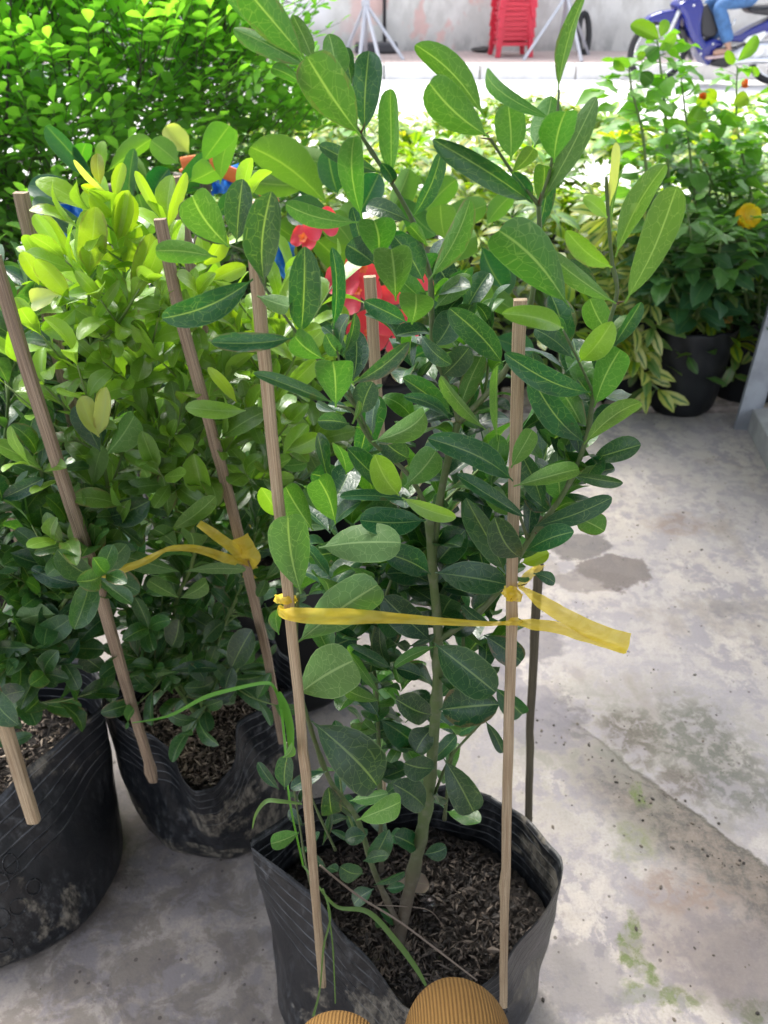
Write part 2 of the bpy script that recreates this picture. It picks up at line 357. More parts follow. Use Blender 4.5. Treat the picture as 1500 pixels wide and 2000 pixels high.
# ================================================================ SETTING
gA, gB = G(1085, 1385), G(1500, 1700)      # worn channel across the floor
def concrete():
    m = N('stained concrete'); p = m.pos()
    s = m.n('ShaderNodeSeparateXYZ'); m.l(p, s.inputs[0]); X, Yy = s.outputs[0], s.outputs[1]
    n0 = m.noise(3.2, p, 5, .6, .3); n1 = m.noise(15, p, 7, .68, .3); n2 = m.noise(260, p, 4, .7); n3 = m.noise(48, p, 6, .7, .4); n4 = m.noise(6.0, m.pos((1.3, .8, 1)), 6, .6)
    c = m.mix(m.smooth(m.math('ADD', m.math('MULTIPLY', n1, .6), m.math('MULTIPLY', n3, .4)), .44, .55), (.165, .158, .172), (.255, .238, .222))
    c = m.mix(m.math('MULTIPLY', m.smooth(m.math('ADD', m.math('MULTIPLY', m.noise(11, m.pos((1.2, .7, 1)), 7, .7), .75), m.math('MULTIPLY', n3, .25)), .53, .56), .6), c, (.30, .283, .262))
    c = m.mix(m.math('MULTIPLY', m.smooth(n0, .40, .62), .55), c, (.20, .195, .205))
    # pale scoured patches near the viewer's right, left front darkened: damp stains plus painted shade
    c = m.mix(m.math('MULTIPLY', m.smooth(n4, .53, .68), .6), c, (.15, .135, .12))
    wet = m.math('MULTIPLY', m.smooth(m.noise(5.3, m.pos((1, 1.6, 1)), 3, .5), .585, .60), m.math('SUBTRACT', 1, m.smooth(Yy, 1.3, 1.6)))
    wet = m.math('MULTIPLY', wet, 0)
    c = m.mix(m.math('MULTIPLY', wet, .35), c, (.15, .14, .145))
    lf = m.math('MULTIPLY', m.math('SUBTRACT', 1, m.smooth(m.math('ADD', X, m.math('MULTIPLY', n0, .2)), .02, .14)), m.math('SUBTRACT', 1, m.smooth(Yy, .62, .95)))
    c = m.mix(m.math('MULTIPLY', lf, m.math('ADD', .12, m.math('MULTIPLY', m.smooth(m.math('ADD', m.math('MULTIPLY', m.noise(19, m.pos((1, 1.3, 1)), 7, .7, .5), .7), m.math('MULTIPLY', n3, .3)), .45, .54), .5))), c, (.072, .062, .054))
    # channel
    d = (gB - gA).normalized(); nx, ny = -d.y, d.x
    off = gA.x * nx + gA.y * ny
    dist = m.math('SUBTRACT', m.math('ADD', m.math('MULTIPLY', X, nx), m.math('MULTIPLY', Yy, ny)), off)
    dist = m.math('ADD', dist, m.math('MULTIPLY', m.math('SUBTRACT', m.noise(20, p, 5, .65), .5), .035))
    al = m.math('SUBTRACT', m.math('ADD', m.math('MULTIPLY', X, d.x), m.math('MULTIPLY', Yy, d.y)), gA.x * d.x + gA.y * d.y)
    wdt = m.math('MULTIPLY', m.smooth(al, -.05, .22), 1)
    edge = m.math('ADD', dist, 0)
    band = m.math('MULTIPLY', m.smooth(m.math('MULTIPLY', edge, -1), -.004, .004), m.math('SUBTRACT', 1, m.smooth(m.math('MULTIPLY', edge, -1), .05, .13)))
    band = m.math('MULTIPLY', band, wdt)
    c = m.mix(m.math('MULTIPLY', band, .95), c, m.mix(m.smooth(n3, .35, .65), (.045, .043, .037), (.115, .095, .08)))
    rim = m.math('MULTIPLY', m.math('SUBTRACT', 1, m.smooth(m.math('ABSOLUTE', edge), .0, .006)), wdt)
    c = m.mix(m.math('MULTIPLY', rim, .9), c, (.07, .065, .055))
    # moss and black algae bloom to the right
    wx = m.math('SUBTRACT', X, .36); wy = m.math('SUBTRACT', Yy, .86)
    rr = m.math('SQRT', m.math('ADD', m.math('MULTIPLY', wx, wx), m.math('MULTIPLY', m.math('MULTIPLY', wy, wy), 2.5)))
    alg = m.math('MULTIPLY', m.math('SUBTRACT', 1, m.smooth(rr, .08, .34)), m.smooth(m.math('ADD', m.math('MULTIPLY', n1, .5), m.math('MULTIPLY', n3, .5)), .44, .60))
    c = m.mix(m.math('MULTIPLY', alg, .75), c, (.10, .105, .09))
    jx = m.math('MULTIPLY', m.math('SUBTRACT', m.noise(14, p, 6, .65), .5), .11); jy = m.math('MULTIPLY', m.math('SUBTRACT', m.noise(16, m.pos((1, 1.2, 3)), 6, .65), .5), .11)
    for (sx_, sy_, ra, rb, colr, st, soft, gr) in ((1120, 1065, .075, .045, (.095, .088, .088), .8, .15, 0), (1200, 1118, .07, .05, (.10, .085, .08), .8, .15, 0), (1150, 1135, .09, .03, (.12, .105, .10), .6, .3, 0), (1330, 1025, .07, .04, (.16, .11, .085), .6, .9, 1), (1420, 1190, .05, .03, (.12, .115, .12), .6, .7, 0),
        (1110, 1395, .035, .05, (.09, .085, .10), .7, .3, 1), (1240, 1440, .05, .05, (.085, .075, .06), .85, .8, 1), (1370, 1440, .07, .08, (.085, .09, .075), .8, .9, 1), (1440, 1540, .08, .06, (.08, .085, .075), .75, .9, 1), (1330, 1530, .03, .03, (.09, .075, .065), .7, .7, 1),
        (1245, 1640, .03, .03, (.12, .15, .05), .7, .8, 1), (1255, 1560, .012, .02, (.09, .13, .03), .9, .6, 1), (1240, 1850, .012, .035, (.085, .14, .02), .95, .5, 1), (1290, 1945, .05, .016, (.09, .13, .03), .85, .6, 1), (1480, 1970, .03, .02, (.06, .09, .02), .9, .6, 1), (1380, 1850, .09, .06, (.13, .105, .10), .6, .9, 0), (1470, 1900, .06, .06, (.12, .105, .105), .6, .9, 0), (1330, 1740, .06, .03, (.17, .12, .095), .7, .8, 1), (1140, 1900, .05, .05, (.15, .145, .16), .6, .2, 0), (1040, 1250, .06, .05, (.12, .115, .135), .7, .3, 0), (700, 1290, .08, .08, (.13, .125, .13), .5, .3, 0), (1050, 1400, .05, .07, (.15, .145, .17), .7, .2, 0), (950, 1330, .05, .06, (.14, .135, .155), .7, .25, 0)):
        g_ = G(sx_, sy_); ex_ = m.math('DIVIDE', m.math('SUBTRACT', m.math('ADD', X, jx), g_.x), ra); ey_ = m.math('DIVIDE', m.math('SUBTRACT', m.math('ADD', Yy, jy), g_.y), rb)
        r_ = m.math('SQRT', m.math('ADD', m.math('MULTIPLY', ex_, ex_), m.math('MULTIPLY', ey_, ey_))); msk = m.math('SUBTRACT', 1, m.smooth(r_, 1 - soft * .6, 1 + soft * .6))
        if gr: msk = m.math('MULTIPLY', msk, m.math('ADD', .35, m.math('MULTIPLY', m.smooth(n3, .42, .56), .65)))
        c = m.mix(m.math('MULTIPLY', msk, st), c, tuple(v * .68 for v in colr))
    v = m.n('ShaderNodeTexVoronoi'); v.inputs['Scale'].default_value = 75; m.l(p, v.inputs['Vector']); sc = m.n('ShaderNodeSeparateColor'); m.l(v.outputs['Color'], sc.inputs[0])
    sp_ = m.math('MULTIPLY', m.math('LESS_THAN', v.outputs['Distance'], m.math('MULTIPLY', sc.outputs[1], .2)), m.math('GREATER_THAN', sc.outputs[0], .62))
    c = m.mix(m.math('MULTIPLY', sp_, .75), c, (.04, .035, .03))
    c = m.mix(m.math('MULTIPLY', m.smooth(n2, .45, .7), .38), c, (.14, .13, .12))
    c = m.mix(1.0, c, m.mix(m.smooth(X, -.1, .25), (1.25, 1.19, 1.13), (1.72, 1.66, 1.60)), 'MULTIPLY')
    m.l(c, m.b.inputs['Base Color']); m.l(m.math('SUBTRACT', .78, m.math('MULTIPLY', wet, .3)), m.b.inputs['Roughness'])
    h = m.math('ADD', m.math('MULTIPLY', n1, .6), m.math('ADD', m.math('MULTIPLY', n2, .25), m.math('MULTIPLY', band, -2.5))); m.bump(h, .45, .006)
    return m.m
def sheet(name, x0, x1, y0, y1, z, mat, kind='structure', nx=1, ny=1, amp=0):
    xs = np.linspace(x0, x1, nx + 1); ys = np.linspace(y0, y1, ny + 1); X, Y = np.meshgrid(xs, ys, indexing='ij')
    Z = np.full_like(X, z) + (nr.rand(*X.shape) - .5) * amp
    V = np.stack([X, Y, Z], -1).reshape(-1, 3); i, j = np.meshgrid(np.arange(nx), np.arange(ny), indexing='ij'); k = ny + 1
    F = np.stack([i * k + j, (i + 1) * k + j, (i + 1) * k + j + 1, i * k + j + 1], -1).reshape(-1, 4)
    o = mesh_np(name, V, F, mat, None, False); o['kind'] = kind; return o
sheet('ground', -60, 60, -30, 120, -.06, simple('bare earth', (.16, .14, .12), .9, nscale=4))
YF = 1.98
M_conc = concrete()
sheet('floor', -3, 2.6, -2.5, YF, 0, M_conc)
# broken kerb strip at the edge of the floor, in slabs
bm = bmesh.new(); x = -1.2
while x < 1.6:
    L = rnd.uniform(.22, .34); box_bm(bm, (x + L / 2, YF + .075, -.012), (L - .012, .13, .05), Matrix.Rotation(rnd.uniform(-.02, .02), 3, 'Z'), .006); x += L
o = bm_obj('floor_edge', bm, simple('worn edging', (.30, .25, .22), .85, nscale=25, namt=.4, bump=.5)); o['kind'] = 'structure'
sheet('road', -40, 40, YF + .22, 9.72, -.03, simple('bleached road', (.56, .55, .54), .9, nscale=1.5, namt=.06))
bm = bmesh.new(); x = -16
while x < 16:
    box_bm(bm, (x + .5, 9.8, .03), (.985, .16, .16), None, .012); x += 1.0
o = bm_obj('kerb', bm, simple('kerb concrete', (.74, .72, .70), .85, nscale=6, namt=.12)); o['kind'] = 'structure'
def paving():
    m = N('brown pavement tiles'); b = m.n('ShaderNodeTexBrick'); m.l(m.pos(), b.inputs['Vector']); b.inputs['Scale'].default_value = 3.2
    b.inputs['Color1'].default_value = (.48, .385, .355, 1); b.inputs['Color2'].default_value = (.52, .42, .385, 1); b.inputs['Mortar'].default_value = (.24, .2, .19, 1); b.inputs['Mortar Size'].default_value = .012
    n = m.noise(2.5, m.pos(), 5); m.l(m.mix(m.math('MULTIPLY', n, .5), b.outputs[0], (.26, .22, .20)), m.b.inputs['Base Color']); m.b.inputs['Roughness'].default_value = .85; return m.m
sheet('pavement', -16, 16, 9.88, 11.4, .10, paving())
def plaster():
    m = N('peeling plaster'); p = m.pos(); s = m.n('ShaderNodeSeparateXYZ'); m.l(p, s.inputs[0])
    n = m.noise(1.6, p, 6, .62, .4); n1 = m.noise(6, m.pos((1, 1, .5)), 6, .65); n2 = m.noise(3.0, m.pos((1.2, 1, .8)), 4)
    c = m.mix(m.smooth(n1, .35, .65), (.56, .55, .51), (.72, .71, .67))
    pk = m.math('MULTIPLY', m.smooth(n2, .52, .60), m.math('MULTIPLY', m.smooth(s.outputs[0], -.75, -.2), m.math('SUBTRACT', 1, m.smooth(s.outputs[0], 1.0, 1.35))))
    c = m.mix(m.math('MULTIPLY', pk, .7), c, (.70, .42, .37))
    dm = m.math('MULTIPLY', m.math('SUBTRACT', 1, m.smooth(m.math('ADD', s.outputs[2], m.math('MULTIPLY', n, .5)), .35, .75)), m.smooth(n1, .38, .6))
    c = m.mix(m.math('MULTIPLY', dm, .6), c, (.15, .145, .13))
    wh = m.math('SUBTRACT', 1, m.smooth(m.math('ADD', s.outputs[0], m.math('MULTIPLY', n1, .2)), -.62, -.45))
    c = m.mix(m.math('MULTIPLY', wh, m.smooth(s.outputs[2], .28, .5)), c, (.80, .79, .78))
    m.l(c, m.b.inputs['Base Color']); m.b.inputs['Roughness'].default_value = .9; m.bump(n1, .5, .02); return m.m
bm = bmesh.new(); box_bm(bm, (0, 11.55, 1.6), (32, .3, 3.2))
tag(bm_obj('street_wall', bm, plaster()), 'old plastered street wall with peeling pink and grey paint across the road', 'wall')
bm = bmesh.new(); rg = random.Random(9); gd = (gB - gA)
for k in range(150):
    if k < 80: q = gA + gd * rg.uniform(-.1, 1.0) + Vector((rg.gauss(-.02, .02), rg.gauss(-.03, .02), 0))
    else: q = G(rg.uniform(1030, 1500), rg.uniform(1000, 2000))
    r = bmesh.ops.create_icosphere(bm, subdivisions=1, radius=rg.choice((.0008, .001, .0013, .0022)))
    M4 = Matrix.Translation((q.x, q.y, .0008)) @ Matrix.Rotation(rg.uniform(0, 3), 4, 'Z') @ Matrix.Diagonal((rg.uniform(.8, 1.9), 1, .6, 1)); bmesh.ops.transform(bm, matrix=M4, verts=r['verts'])
tag(bm_obj('soil_crumbs', bm, chip_mat('crumb', (.02, .016, .012), (.16, .13, .10))), 'dark soil crumbs and grit scattered over the concrete', 'grit', kind='stuff')
# unseen roof added overhead; its edges are set to shade the nursery floor
bm = bmesh.new()
AW_X, AW_Y0, AW_Y1, AW_Z = -.32, -2.2, 3.0, 2.35
nX = 60
for i in range(nX):
    x0 = AW_X + i * 3.6 / nX; z = .02 * (i % 2)
    a = [bm.verts.new((x0, AW_Y0, AW_Z + z + .15)), bm.verts.new((x0 + 3.6 / nX, AW_Y0, AW_Z + .02 * ((i + 1) % 2) + .15)), bm.verts.new((x0 + 3.6 / nX, AW_Y1, AW_Z + .02 * ((i + 1) % 2))), bm.verts.new((x0, AW_Y1, AW_Z + z))]
    bm.faces.new(a)
ro = empty('added_awning', (1.5, 0, 0), 'unseen corrugated grey metal roof added to shade the nursery floor', 'added_awning')
bm_obj('shade_sheet', bm, simple('roof metal', (.30, .31, .32), .6), ro)
for x in (-.28, 3.2):
    bm = bmesh.new(); box_bm(bm, (x, -2.1, 1.2), (.06, .06, 2.4)); bm_obj('post', bm, simple('post steel', (.2, .2, .21), .5), ro)

# ================================================================ GROW BAGS
def interp(tab, a):
    n = len(tab); f = (a / (2 * math.pi)) % 1 * n; i = int(f); t = f - i; t = t * t * (3 - 2 * t); return tab[i % n] * (1 - t) + tab[(i + 1) % n] * t
def grow_bag(label, c, rx, ry, rim, soil_z, base=.88, rings=(), chip=M_chip, nchip=900, plan=None, mat=None, tilt=(0, 0), wr=.004, group=None, soil_mat_=None, rimw=None, seed=1, bulge=.04):
    """rim: heights at equally spaced angles starting at +x, going counter-clockwise (8 values)"""
    rg = random.Random(seed)
    root = empty('grow_bag', (c[0], c[1], 0), label, 'grow bag', group)
    NA = 144; V, U, F = [], [], []
    ph = [rg.uniform(0, 6.28) for _ in range(6)]
    def rad(a, z, zr):
        f = min(1, z / max(zr, .01)); k = base + (1 - base) * f + bulge * math.sin(math.pi * f)
        if z < .012: k *= .93 + .07 * (z / .012)
        w_ = wr * (math.sin(3 * a + ph[0] + 9 * z) + .6 * math.sin(7 * a + ph[1] - 20 * z) + .35 * math.sin(13 * a + ph[2] + 45 * z) + .25 * math.sin(3 * a + 90 * z + ph[3])) * (.35 + .65 * f)
        e = 0 if rimw is None else interp(rimw, a) * f ** 1.5
        return rx * k + w_ + e, ry * k + w_ + e
    pk_ = sorted((math.radians(p[0]) % (2 * PI), p[1], p[2]) for p in plan) if plan else None
    def pint(a, k):
        a %= 2 * PI; n = len(pk_)
        for i in range(n):
            a0, a1 = pk_[i][0], pk_[(i + 1) % n][0] + (2 * PI if i == n - 1 else 0); aa = a + (2 * PI if i == n - 1 and a < pk_[0][0] else 0)
            if a0 <= aa <= a1: t = (aa - a0) / (a1 - a0 + 1e-9); r0, r1 = pk_[i][1], pk_[(i + 1) % n][1]
            if a0 <= aa <= a1 and k == 1: return r0 * r1 * math.sin(a1 - a0) / (r0 * math.sin(aa - a0) + r1 * math.sin(a1 - aa))
            if a0 <= aa <= a1: return pk_[i][k] * (1 - t) + pk_[(i + 1) % n][k] * t
        return pk_[0][k]
    def psm(a, k): return (pint(a - .035, k) + 2 * pint(a, k) + pint(a + .035, k)) / 4
    def rimz(a): return psm(a, 2) if plan else interp(rim, a)
    def place(a, z, zr, d=0.):
        ca, sa = math.cos(a), math.sin(a); X, Y = rad(a, z, zr); se = .92
        if not plan: return c[0] + (X + d) * math.copysign(abs(ca) ** se, ca) + tilt[0] * z, c[1] + (Y + d) * math.copysign(abs(sa) ** se, sa) + tilt[1] * z
        f = min(1, max(0, z / zr)); re = 1 / math.sqrt((ca / X) ** 2 + (sa / Y) ** 2); g = f ** 1.6; r = re * (1 - g) + psm(a, 1) * g + wr * .5 * math.sin(9 * a + ph[1] + 30 * z) * f + d
        return c[0] + r * ca, c[1] + r * sa
    rows = []
    for i in range(30):
        f = i / 29; rows.append(('o', f))
    for i in range(1, 12): rows.append(('i', i / 11))
    for kind, f in rows:
        for j in range(NA):
            a = 2 * math.pi * j / NA; zr = rimz(a) + .0015 * math.sin(11 * a + ph[4])
            z = zr * f if kind == 'o' else zr - (zr - (soil_z - .01)) * f
            X, Y = place(a, z, zr, -.0016 if kind == 'i' else 0)
            V.append((X, Y, z + (0 if f > 0 or kind == 'i' else .001)))
            U.append((a, zr - z, 0 if kind == 'o' else 1))
    for i in range(len(rows) - 1):
        for j in range(NA): F.append((i * NA + j, i * NA + (j + 1) % NA, (i + 1) * NA + (j + 1) % NA, (i + 1) * NA + j))
    mesh_np('bag', V, F, mat or M_bag, root, True, {'luv': np.array(U)})
    # embossed ring marks
    for (a, z, r, e) in rings:
        T = Tubes(); pts = []
        for k in range(25):
            th = 2 * math.pi * k / 24; aa = a + math.cos(th) * r * e / rx; zz = z + math.sin(th) * r; X, Y = place(aa, zz, rimz(aa), .0002)
            pts.append((X, Y, zz))
        T.add(pts, .0011, 5, 1); T.build('embossed_ring', M_bag, root)
    # soil
    zr0 = sum(rim) / len(rim); NR = 26; V, F = [(c[0] + tilt[0] * soil_z, c[1] + tilt[1] * soil_z, soil_z + .004)], []
    for i in range(1, NR + 1):
        for j in range(NA):
            a = 2 * math.pi * j / NA; zr = rimz(a); X, Y = place(a, min(soil_z, zr), zr, -.004); f = i / NR
            sz = min(soil_z, zr - .008) if f > .7 else soil_z
            V.append((c[0] + (X - c[0]) * f, c[1] + (Y - c[1]) * f, sz + .006 * math.sin(f * 9 + 3 * a) * (1 - f) + rg.uniform(-.0035, .0035)))
    for j in range(NA): F.append((0, 1 + j, 1 + (j + 1) % NA, 0))
    T0 = [tuple(f[:3]) for f in F]
    Q = [(1 + i * NA + j, 1 + (i + 1) * NA + j, 1 + (i + 1) * NA + (j + 1) % NA, 1 + i * NA + (j + 1) % NA) for i in range(NR - 1) for j in range(NA)]
    me = bpy.data.meshes.new('soil'); V2 = list(V); F2 = T0 + Q; mi = [0] * len(F2)
    for _ in range(nchip):
        a = rg.uniform(0, 6.283); f = math.sqrt(rg.random()) * .93; X, Y = place(a, min(soil_z, rimz(a)), rimz(a), -.004)
        p = Vector((c[0] + (X - c[0]) * f, c[1] + (Y - c[1]) * f, soil_z + .004 + rg.uniform(-.002, .005)))
        ln = rg.uniform(.0025, .006) * (1.6 if rg.random() < .1 else 1); wd = ln * rg.uniform(.18, .4); d = Vector((rg.gauss(0, 1), rg.gauss(0, 1), rg.gauss(0, .4))).normalized(); n = d.orthogonal().normalized(); n.rotate(Matrix.Rotation(rg.uniform(0, 6.28), 3, d)); w_ = d.cross(n)
        k = len(V2); V2 += [tuple(p - d * ln), tuple(p + w_ * wd + n * wd * .3), tuple(p + d * ln), tuple(p - w_ * wd + n * wd * .3), tuple(p + n * wd * .9)]
        for q in ((0, 1, 4), (1, 2, 4), (2, 3, 4), (3, 0, 4), (0, 3, 2, 1)): F2.append(tuple(k + x for x in q)); mi.append(1)
    me.from_pydata([tuple(v) for v in V2], [], F2); me.update(); so = link('soil', me, [soil_mat_ or M_soil, chip], root)
    me.polygons.foreach_set('material_index', mi)
    return root
PI = math.pi
GB = 'black plastic grow bags'
# front bag: wide, flattened, its front wall sagging
grow_bag('large black grow bag in front holding the tall staked shrub', (.022, .495), .150, .112,
         [.262, .260, .250, .246, .246, .25, .258, .264, .268, .264, .256, .222, .15, .20, .25, .262], .165, base=.96, plan=[(0, .158, .262), (40, .125, .255), (62, .106, .25), (90, .095, .246), (120, .10, .25), (150, .13, .258), (176, .158, .268), (187, .122, .262), (211, .090, .248), (235, .083, .225), (252, .087, .195), (268, .096, .168), (285, .102, .162), (300, .108, .18), (320, .123, .212), (340, .137, .25), (353, .156, .262)], chip=M_chipd, nchip=3800, seed=3, group=GB, rimw=[0, 0, 0, 0, 0, 0, 0, 0, 0, -.012, -.024, -.022, -.004, -.016, -.022, -.012],
         rings=[(5.42, .075, .012, .75), (5.56, .082, .012, .75), (5.45, .11, .010, .8), (5.60, .115, .010, .8), (5.0, .06, .012, .9)], bulge=.015, wr=.006)
# middle bag behind, front folded low
MB = (-.228, .745)
grow_bag('black grow bag in the middle with its front folded down in a round notch', MB, .13, .105,
         [.25, .25, .25, .25, .245, .245, .245, .245, .255, .26, .255, .235, .168, .205, .25, .255], .168, base=.80, plan=[(0, .132, .25), (45, .115, .25), (90, .10, .25), (135, .115, .25), (180, .131, .25), (203, .115, .248), (235, .093, .242), (258, .091, .236), (264, .104, .205), (272, .113, .185), (284, .114, .182), (299, .098, .203), (311, .078, .235), (326, .080, .245), (341, .094, .25)], rimw=[0, 0, 0, 0, 0, 0, 0, 0, 0, -.01, -.024, -.03, -.012, -.03, -.024, -.012], chip=M_chip, nchip=2600, seed=5, group=GB, wr=.006)
LB = (-.492, .645)
grow_bag('big black grow bag with embossed rings cut off by the left edge', LB, .155, .145,
         [.25] * 8, .185, plan=[(28, .172, .275), (13, .167, .272), (359, .110, .247), (335, .080, .228), (300, .080, .212), (250, .10, .215), (200, .14, .24), (150, .15, .25), (90, .14, .25), (50, .165, .265)], base=.93, chip=M_chip, nchip=2000, seed=8, group=GB, bulge=.02,
         rings=[(5.25, .135, .013, 1), (5.4, .15, .011, 1), (5.15, .09, .013, 1), (5.32, .095, .011, 1), (5.0, .085, .013, 1), (4.9, .05, .014, 1), (5.1, .05, .012, 1), (5.5, .11, .01, 1)])
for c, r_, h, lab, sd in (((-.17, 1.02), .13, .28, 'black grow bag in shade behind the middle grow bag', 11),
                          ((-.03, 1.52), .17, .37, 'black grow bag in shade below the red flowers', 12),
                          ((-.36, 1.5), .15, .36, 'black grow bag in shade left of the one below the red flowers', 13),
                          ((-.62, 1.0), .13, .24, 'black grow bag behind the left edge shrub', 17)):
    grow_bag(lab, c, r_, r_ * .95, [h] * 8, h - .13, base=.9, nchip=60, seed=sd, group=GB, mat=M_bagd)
gb1 = G(1342, 822); gb2 = G(1462, 815)
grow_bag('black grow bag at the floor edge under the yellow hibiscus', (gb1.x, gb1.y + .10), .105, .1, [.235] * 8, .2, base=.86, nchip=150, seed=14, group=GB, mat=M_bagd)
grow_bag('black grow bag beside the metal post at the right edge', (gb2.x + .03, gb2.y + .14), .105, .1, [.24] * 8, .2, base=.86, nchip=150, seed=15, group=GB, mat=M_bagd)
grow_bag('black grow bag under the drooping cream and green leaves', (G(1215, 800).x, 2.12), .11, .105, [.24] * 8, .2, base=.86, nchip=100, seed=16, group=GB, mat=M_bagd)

# ================================================================ STAKES
SG = 'split bamboo stakes'
def stake(label, pts, wpx, mat=M_stake, knots=(), dratio=.7):
    """pts: (px, py, Y); wpx: apparent width"""
    W = [P(*p) for p in pts]
    pts3, rads = [], []
    for i in range(len(W) - 1):
        n = max(2, int((W[i + 1] - W[i]).length / .02))
        for k in range(n):
            t = k / n; pts3.append(W[i].lerp(W[i + 1], t))
    pts3.append(W[-1]); tot = len(pts3)
    wr = wpx / FPX * .44 * depth(W[0])
    for i, p in enumerate(pts3):
        r = wr * (1 + .03 * math.sin(i * .23 + W[0].x * 50)); 
        for (kk, am) in knots:
            r *= 1 + am * math.exp(-((i / tot - kk) / .012) ** 2)
        rads.append(r); pts3[i] = p + Vector((rnd.uniform(-1, 1), rnd.uniform(-1, 1), 0)) * .0002
        for (kk, am) in knots:
            if i / tot > kk: pts3[i] = pts3[i] + Vector((-.0012 if am > .25 else .0008, 0, 0))
    sh = [(1.0, -dratio), (1.03, -.25), (.98, dratio * .7), (.5, dratio), (-.5, dratio * .96), (-.97, dratio * .75), (-1.02, -.2), (-.95, -dratio), (-.3, -dratio * 1.06), (.35, -dratio * 1.0)]
    T = Tubes(); T.add(pts3, rads, len(sh), 1, True, shape=sh, jit=.025, up=(1, 0, 0))
    o = T.build('bamboo_stake', mat, None, False); return tag(o, label, 'stake', SG)
stake('front left bamboo stake of the tall shrub, tied by the yellow ribbon', [(487, 395, .435), (530, 850, .43), (582, 1350, .418), (628, 1925, .398)], 31, M_stake, [(.55, .12)])
stake('pale straight bamboo stake on the right of the front shrub, with a knot low down', [(1016, 585, .445), (1003, 1000, .44), (988, 1560, .427), (984, 1965, .40)], 30, M_stake, [(.72, .3), (.3, .08)])
stake('dark narrow bamboo stake just behind the right front stake', [(1062, 815, .62), (1052, 1110, .62), (1034, 1400, .61), (1028, 1650, .60)], 22, M_stake3, [(.42, .14), (.66, .1)])
stake('bamboo stake in front of the red flowers at the back of the front bag', [(722, 540, .60), (738, 810, .60), (742, 1300, .59), (746, 1700, .57)], 27, M_stake, [(.17, .15)])
stake('grey bamboo stake with an upright cut top at the upper left', [(40, 376, .72), (72, 520, .72), (130, 760, .715), (160, 900, .71)], 31, M_stake2)
stake('long bamboo stake from the left edge down into the middle bag', [(-14, 500, .60), (62, 750, .595), (112, 905, .59), (185, 1130, .59), (262, 1400, .61), (300, 1525, .632)], 30, M_stake2, [(.38, .25), (.93, .4)])
stake('grey bamboo stake with the yellow bow, left of the front shrub', [(312, 428, .63), (352, 620, .63), (410, 830, .635), (480, 1110, .65), (522, 1290, .67), (550, 1450, .68)], 27, M_stake2, [(.28, .06)])
stake('bamboo stake with a clean cut top behind the yellow green shoots', [(341, 345, .86), (380, 560, .86), (420, 760, .86), (455, 880, .86)], 24, M_stake2, [(.8, .15)])
stake('bamboo stake end sticking out of the wall of the left edge bag', [(-20, 1330, .54), (20, 1455, .53), (66, 1605, .515)], 28, M_stake)
stake('short bamboo stake seen through the leaves at the left edge', [(-6, 880, .80), (22, 1000, .80), (42, 1065, .80)], 24, M_stake2)
stake('thin bamboo stick standing in the bag under the yellow hibiscus', [(1462, 450, 1.98), (1432, 600, 2.02), (1408, 760, 2.08)], 12, M_stake2)
stake('thin bamboo stick among the hedge leaves near the yellow flower', [(1446, 362, 2.2), (1440, 470, 2.2)], 9, M_stake2)
stake('thin bamboo stick in the left background bag', [(120, 655, 1.0), (150, 800, 1.0), (165, 900, 1.0)], 20, M_stake2)

# ================================================================ RIBBONS
def ribbon_strip(T, path):
    """path: (px,py,Y,width_px,twist_deg)"""
    V, F = T; cen = [P(a, b, c) for a, b, c, _, _ in path]; wd = [p[3] / FPX * .9 * depth(cen[i]) for i, p in enumerate(path)]
    tw = [R(p[4]) for p in path]; c2, w2 = smooth_path(cen, wd, 6); _, t2 = smooth_path(cen, tw, 6)
    b0 = len(V); n = len(c2); NS = 4
    for i, p in enumerate(c2):
        d = (c2[min(i + 1, n - 1)] - c2[max(i - 1, 0)]).normalized(); vv = (Vector((0, 0, CAMH)) - p).normalized()
        s = d.cross(vv).normalized(); s.rotate(Matrix.Rotation(t2[i], 3, d)); nn = s.cross(d)
        for k in range(NS + 1):
            u = k / NS - .5; V.append(p + s * u * w2[i] + nn * (.0012 * math.sin(i * .9 + k * 2.1) + .0018 * math.cos(u * 7)))
    for i in range(n - 1):
        for k in range(NS): a = b0 + i * (NS + 1) + k; F.append((a, a + 1, a + NS + 2, a + NS + 1))
def ribbon(label, paths):
    T = ([], [])
    for p in paths: ribbon_strip(T, p)
    o = mesh_np('ribbon', [tuple(v) for v in T[0]], T[1], M_ribbon); return tag(o, label, 'ribbon', 'yellow plastic ribbons')
